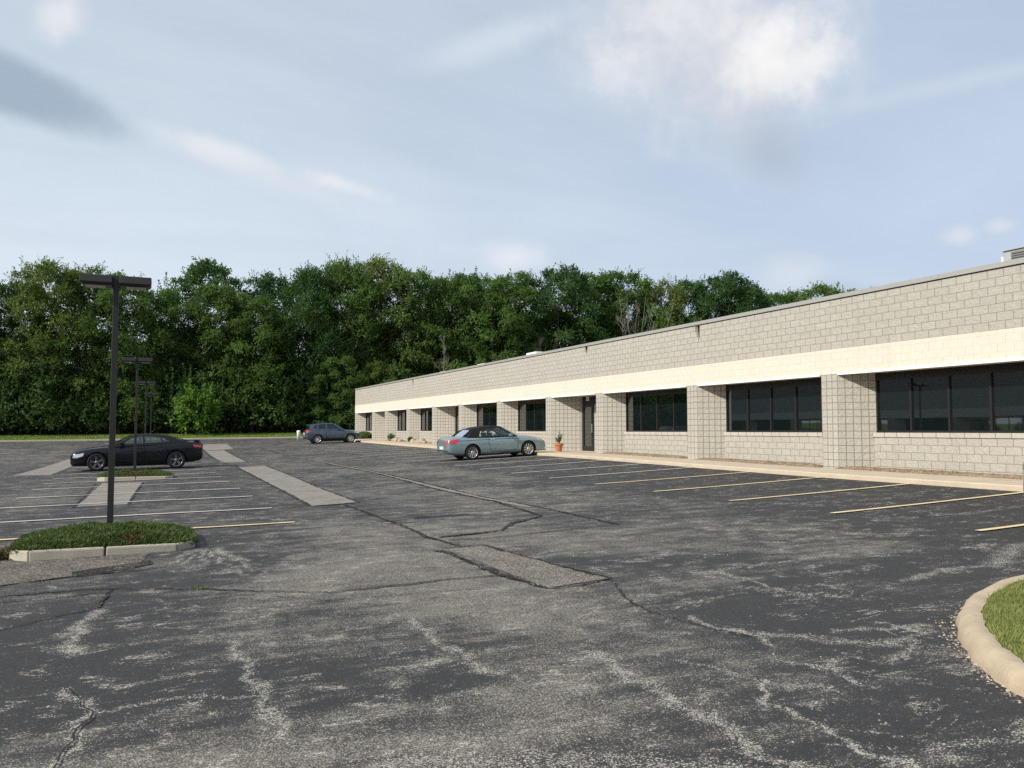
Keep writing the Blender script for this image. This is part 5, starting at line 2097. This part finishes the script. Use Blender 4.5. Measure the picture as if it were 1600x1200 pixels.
SEDAN = dict(
    w=.95, crown=.03, wheel_r=.365, rear_axle=1.07, front_axle=4.10, belt_z=1.04, roof_z=1.48, belt_w=.865, roof_w=.60,
    stations=[(0.0, .46, .96, .70), (.05, .34, 1.08, .83), (.22, .27, 1.13, .90), (.6, .24, 1.145, .94), (1.1, .22, 1.13, .955), (1.8, .20, 1.08, .95), (2.7, .20, 1.045, .95),
              (3.5, .20, 1.01, .95), (4.1, .20, .965, .95), (4.6, .21, .90, .925), (4.88, .20, .83, .87), (5.02, .21, .77, .79), (5.07, .30, .70, .70)],
    roof=[(1.22, 1.325), (1.5, 1.40), (1.85, 1.455), (2.2, 1.475), (2.5, 1.465), (2.78, 1.425)],
    side=[(.62, 1.10), (1.8, 1.03), (3.62, .985), (3.35, 1.13), (2.78, 1.428), (2.5, 1.468), (2.2, 1.478), (1.85, 1.458), (1.5, 1.403), (1.2, 1.325), (.85, 1.20)],
    windows=[[(2.36, 1.09), (3.22, 1.06), (3.16, 1.12), (2.74, 1.365), (2.56, 1.395), (2.40, 1.405)],
             [(1.62, 1.12), (2.26, 1.095), (2.30, 1.405), (2.0, 1.395), (1.72, 1.35)],
             [(1.26, 1.15), (1.55, 1.125), (1.65, 1.325), (1.50, 1.285)]],
    screen_f=((3.62, 1.0), (2.79, 1.43), .16), screen_r=((.55, 1.12), (1.21, 1.33), -.10), cabin=(1.0, 3.3), seats=[(2.55, .30), (1.5, .22)], seat_mat='seat_grey',
    doors=[([(2.33, 1.04), (3.42, 1.01), (3.48, .80), (3.40, .36), (2.36, .34), (2.30, .7)], (2.52, .93)),
           ([(1.52, 1.09), (2.30, 1.045), (2.27, .7), (2.32, .35), (1.62, .35), (1.45, .78)], (1.72, .96))],
    side_panels=[('headlight', [(4.56, .76), (4.94, .69), (4.99, .57), (4.84, .55), (4.60, .63)], 'head_glass'),
                 ('tail_light', [(.06, .98), (.42, 1.0), (.36, .90), (.06, .86)], 'tail_red'),
                 ('sill_trim', [(1.55, .30), (3.6, .30), (3.6, .24), (1.55, .24)], 'black_trim')],
    end_panels=[('grille', [(-.50, .62), (.50, .62), (.45, .40), (-.45, .40)], 'black_trim', 1), ('number_plate', [(-.26, .86), (.26, .86), (.26, .72), (-.26, .72)], 'plate_white', -1),
                ('tail_light', [(-.68, 1.0), (.68, 1.0), (.68, .90), (-.68, .90)], 'tail_red', -1)],
    mirror=(3.12, 1.10), rim_mat='dark_alloy', spokes=5, spoke_w=.045, frame_mat='paint_black')


def sedan_spoiler(C_, bvh):
    m = MB()
    for s in (-1, 1):
        m.box((.17, s * .58 - .03, 1.02), (.30, s * .58 + .03, 1.16))
    m.box((.09, -.72, 1.15), (.35, .72, 1.188))
    o = m.build('spoiler', MAT['paint_black'], C_)
    bevel_mesh(o.data, .015)


SEDAN['extra'] = [sedan_spoiler]

CONVERTIBLE = dict(
    w=.91, crown=.035, wheel_r=.335, rear_axle=1.16, front_axle=3.925, belt_z=1.0, roof_z=1.47, belt_w=.80, roof_w=.60,
    stations=[(0.0, .46, .84, .66), (.05, .36, .98, .78), (.20, .27, 1.03, .85), (.55, .22, 1.045, .89), (1.1, .20, 1.03, .91), (1.9, .19, .99, .91), (2.7, .19, .98, .91),
              (3.4, .19, .975, .91), (3.9, .19, .93, .91), (4.4, .20, .85, .875), (4.7, .20, .77, .80), (4.86, .22, .69, .72), (4.92, .32, .62, .62)],
    roof=[(1.12, 1.10), (1.22, 1.25), (1.35, 1.36), (1.55, 1.425), (1.9, 1.465), (2.3, 1.465), (2.62, 1.435)],
    side=[(.98, .99), (2.0, .965), (3.42, .95), (3.20, 1.07), (2.66, 1.432), (2.3, 1.468), (1.9, 1.468), (1.55, 1.428), (1.33, 1.36), (1.18, 1.22)],
    windows=[[(1.52, 1.02), (1.94, 1.01), (1.97, 1.375), (1.78, 1.365), (1.63, 1.27)],
             [(2.00, 1.01), (3.12, .99), (3.06, 1.07), (2.68, 1.345), (2.55, 1.385), (2.03, 1.385)]],
    screen_f=((3.42, .96), (2.66, 1.435), .16), screen_r=((.72, 1.055), (1.13, 1.33), -.06), cabin=(1.5, 3.1), seats=[(2.25, .33), (1.62, .18)],
    doors=[([(1.98, .98), (3.32, .965), (3.40, .78), (3.36, .36), (2.06, .34), (1.96, .7)], (2.15, .88))],
    side_panels=[('tail_light', [(.10, .92), (.42, .97), (.60, .96), (.50, .86), (.26, .77), (.08, .77)], 'tail_red'),
                 ('headlight', [(4.40, .82), (4.62, .77), (4.80, .66), (4.68, .61), (4.46, .70)], 'head_glass')],
    lines=[([(.55, .88), (1.4, .885), (2.6, .875), (3.5, .855)], .018, 'black_trim'), ([(1.62, .36), (2.6, .37), (3.42, .385)], .03, 'alloy')],
    end_panels=[('number_plate', [(-.26, .66), (.26, .66), (.26, .52), (-.26, .52)], 'plate_white', -1), ('tail_light', [(.48, .92), (.74, .93), (.74, .78), (.52, .77)], 'tail_red', -1),
                ('tail_light', [(-.74, .93), (-.48, .92), (-.52, .77), (-.74, .78)], 'tail_red', -1), ('grille', [(-.45, .55), (.45, .55), (.40, .38), (-.40, .38)], 'black_trim', 1),
                ('bumper_strip', [(-.70, .485), (.70, .485), (.70, .45), (-.70, .45)], 'black_trim', -1)],
    mirror=(3.0, 1.02), rim_mat='alloy', spokes=10, spoke_w=.022, handle='chrome', frame_mat='soft_top', mirror_mat='paint_teal', glass_f='glass_mid')


def convertible_extra(C_, bvh):
    m = MB()
    m.tube([(.42, -.62, 1.02), (.30, -.64, 1.13), (.14, -.66, 1.24)], [.006, .005, .003], 6)
    m.build('aerial', MAT['black_trim'], C_)
    # pale glass let into the back of the folding roof, in a black fabric surround
    s = MB()
    for sg in (1, -1):
        s.face([(.98, sg * .80, 1.0), (1.18, sg * .735, 1.22), (1.10, sg * .62, 1.18), (.80, sg * .66, 1.045)])
        s.face([(1.18, sg * .735, 1.22), (1.33, sg * .665, 1.36), (1.20, sg * .55, 1.345), (1.10, sg * .62, 1.18)])
    s.face([(1.12, -.62, 1.322), (1.12, .62, 1.322), (1.34, .66, 1.40), (1.34, -.66, 1.40)])
    s.build('roof_surround', MAT['soft_top'], C_)
    # body-coloured windscreen pillars over the fabric
    for sg in (1, -1):
        p = MB()
        p.tube([(3.40, sg * .79, .97), (3.02, sg * .755, 1.19), (2.66, sg * .635, 1.432)], [.036, .030, .026], 8)
        p.build('windscreen_pillar', MAT['paint_teal'], C_)


CONVERTIBLE['extra'] = [convertible_extra]

SUV = dict(
    w=.92, crown=.04, wheel_r=.36, rear_axle=.93, front_axle=3.63, belt_z=1.12, roof_z=1.66, belt_w=.84, roof_w=.60,
    stations=[(0.0, .50, .86, .70), (.04, .38, 1.04, .80), (.16, .33, 1.16, .86), (.5, .28, 1.19, .905), (.95, .26, 1.17, .92), (1.8, .24, 1.13, .92), (2.6, .24, 1.11, .92),
              (3.05, .24, 1.09, .92), (3.5, .25, 1.05, .92), (3.95, .26, .98, .89), (4.3, .26, .90, .82), (4.48, .28, .80, .73), (4.55, .38, .70, .62)],
    roof=[(.34, 1.535), (.7, 1.60), (1.2, 1.645), (1.7, 1.66), (2.1, 1.635), (2.38, 1.585)],
    side=[(.22, 1.12), (1.0, 1.10), (3.16, 1.06), (2.95, 1.20), (2.38, 1.588), (2.1, 1.638), (1.7, 1.663), (1.2, 1.648), (.7, 1.603), (.36, 1.54)],
    windows=[[(1.70, 1.185), (2.74, 1.165), (2.66, 1.25), (2.28, 1.525), (2.05, 1.565), (1.72, 1.575)],
             [(.98, 1.215), (1.62, 1.19), (1.64, 1.575), (1.2, 1.555), (1.05, 1.53)],
             [(.60, 1.28), (.90, 1.225), (.96, 1.52), (.78, 1.49)]],
    screen_f=((3.16, 1.08), (2.39, 1.59), .16), screen_r=((.23, 1.13), (.355, 1.53), -.07), cabin=(.5, 2.85), seats=[(1.95, .34), (1.05, .30)],
    doors=[([(1.66, 1.12), (2.90, 1.09), (2.98, .86), (2.94, .42), (1.72, .40), (1.62, .8)], (1.86, 1.02)),
           ([(.90, 1.16), (1.62, 1.125), (1.58, .8), (1.66, .41), (1.42, .42), (1.16, .80), (.92, .98)], (1.05, 1.06))],
    side_panels=[('tail_light', [(.03, 1.08), (.30, 1.12), (.42, 1.06), (.22, .96), (.03, .94)], 'tail_red'),
                 ('headlight', [(3.92, .92), (4.34, .84), (4.42, .76), (4.20, .76), (3.98, .84)], 'head_glass'),
                 ('sill_trim', [(1.36, .40), (3.2, .40), (3.2, .29), (1.36, .29)], 'black_trim')],
    end_panels=[('number_plate', [(-.26, .92), (.26, .92), (.26, .78), (-.26, .78)], 'plate_white', -1), ('bumper_trim', [(-.72, .54), (.72, .54), (.66, .42), (-.66, .42)], 'black_trim', -1),
                ('tail_light', [(.46, 1.08), (.76, 1.10), (.76, .97), (.50, .98)], 'tail_red', -1), ('tail_light', [(-.76, 1.10), (-.46, 1.08), (-.50, .98), (-.76, .97)], 'tail_red', -1),
                ('grille', [(-.50, .72), (.50, .72), (.42, .46), (-.42, .46)], 'black_trim', 1)],
    mirror=(2.72, 1.19), rim_mat='alloy', spokes=10, spoke_w=.026, frame_mat='paint_blue', rubber='black_trim')


def suv_spoiler(C_, bvh):
    m = MB()
    m.box((.17, -.58, 1.532), (.52, .58, 1.572))
    o = m.build('spoiler', MAT['paint_blue'], C_)
    bevel_mesh(o.data, .014)


SUV['extra'] = [suv_spoiler]


def build_cars():
    def place(spec, xr, yc, head, s=1.0):
        """ground under both axles gives height and pitch"""
        wbase = (spec['front_axle'] - spec['rear_axle']) * s
        xf = xr + wbase * head
        za, zf = gz(xr, yc), gz(xf, yc)
        p = math.atan2(zf - za, wbase)
        ra = spec['rear_axle'] * s
        return (xr - head * ra * math.cos(p), yc, za - ra * math.sin(p)), p
    loc, p = place(SEDAN, 1.24, 38.95, -1)
    build_car('black_sedan', 'black four-door saloon with a boot spoiler parked across the double row', SEDAN, loc, math.pi, p, 'paint_black', glass='glass_mid')
    loc, p = place(CONVERTIBLE, 12.60, 33.35, 1, .935)
    build_car('teal_convertible', 'teal convertible with its black soft top up, nose to the walk', CONVERTIBLE, loc, 0.0, p, 'paint_teal', 'soft_top', 'glass_clear', 'glass_mid').scale = (.935,) * 3
    loc, p = place(SUV, 12.22, 65.6, 1, .95)
    build_car('blue_suv', 'dark blue five-door family car parked by the far corner of the office block', SUV, loc, 0.0, p, 'paint_blue', glass='glass_tint').scale = (.95,) * 3

    silver = dict(SEDAN, frame_mat='paint_silver', extra=[])
    loc, p = place(silver, 10.735 + silver['rear_axle'], 6.62, 1)
    build_car('silver_sedan', 'pale silver car at the right edge of the photo, only its tail corner in view', silver, loc, 0.0, p, 'paint_silver', glass='glass_mid')


# ------------------------------------------------------------------ assemble
build_ground()
build_lot()
build_markings()
build_walk()
build_office()
build_beds()
build_mirrored_office()
build_roof_gear()
build_near_island()
build_island(-.45, 13.25, 1.13, .96, 'nearest planted island with pale concrete kerb and thick juniper', 'thick green juniper covering the nearest island', 3, 34000, (.32, -.80, .16))
build_island(-.25, 31.2, 1.16, 1.0, 'planted island with browning juniper in front of the black car', 'low browning juniper on the island in front of the black car', 6, 9000, (.15, -.75, .7))
lamp = build_lamp(-.434, 13.3, 3.95, 'tallest-looking near lamp post with twin box heads, on the first planted island')
build_lamp(-.30, 31.2, 4.2, 'lamp post standing in front of the black car', lamp)
build_lamp(0.0, 49.2, 4.3, 'lamp post just behind the black car, third in the row', lamp)
build_lamp(.36, 67.2, 4.1, 'most distant lamp post, last and smallest in the row', lamp)
build_cars()
build_small_things()
build_trees()
bare_tree(32.4, 93, 12.6, 3, 'thin bare trunk with brown twigs rising behind the parapet', .1, True)
bare_tree(45.9, 94, 14.0, 4, 'bare brown twiggy tree right of the thin bare trunk', .3, False, 3)
bare_tree(60.0, 96, 20.5, 5, 'pale multi-stemmed dead tree standing before the green crowns', .34, True, 9)
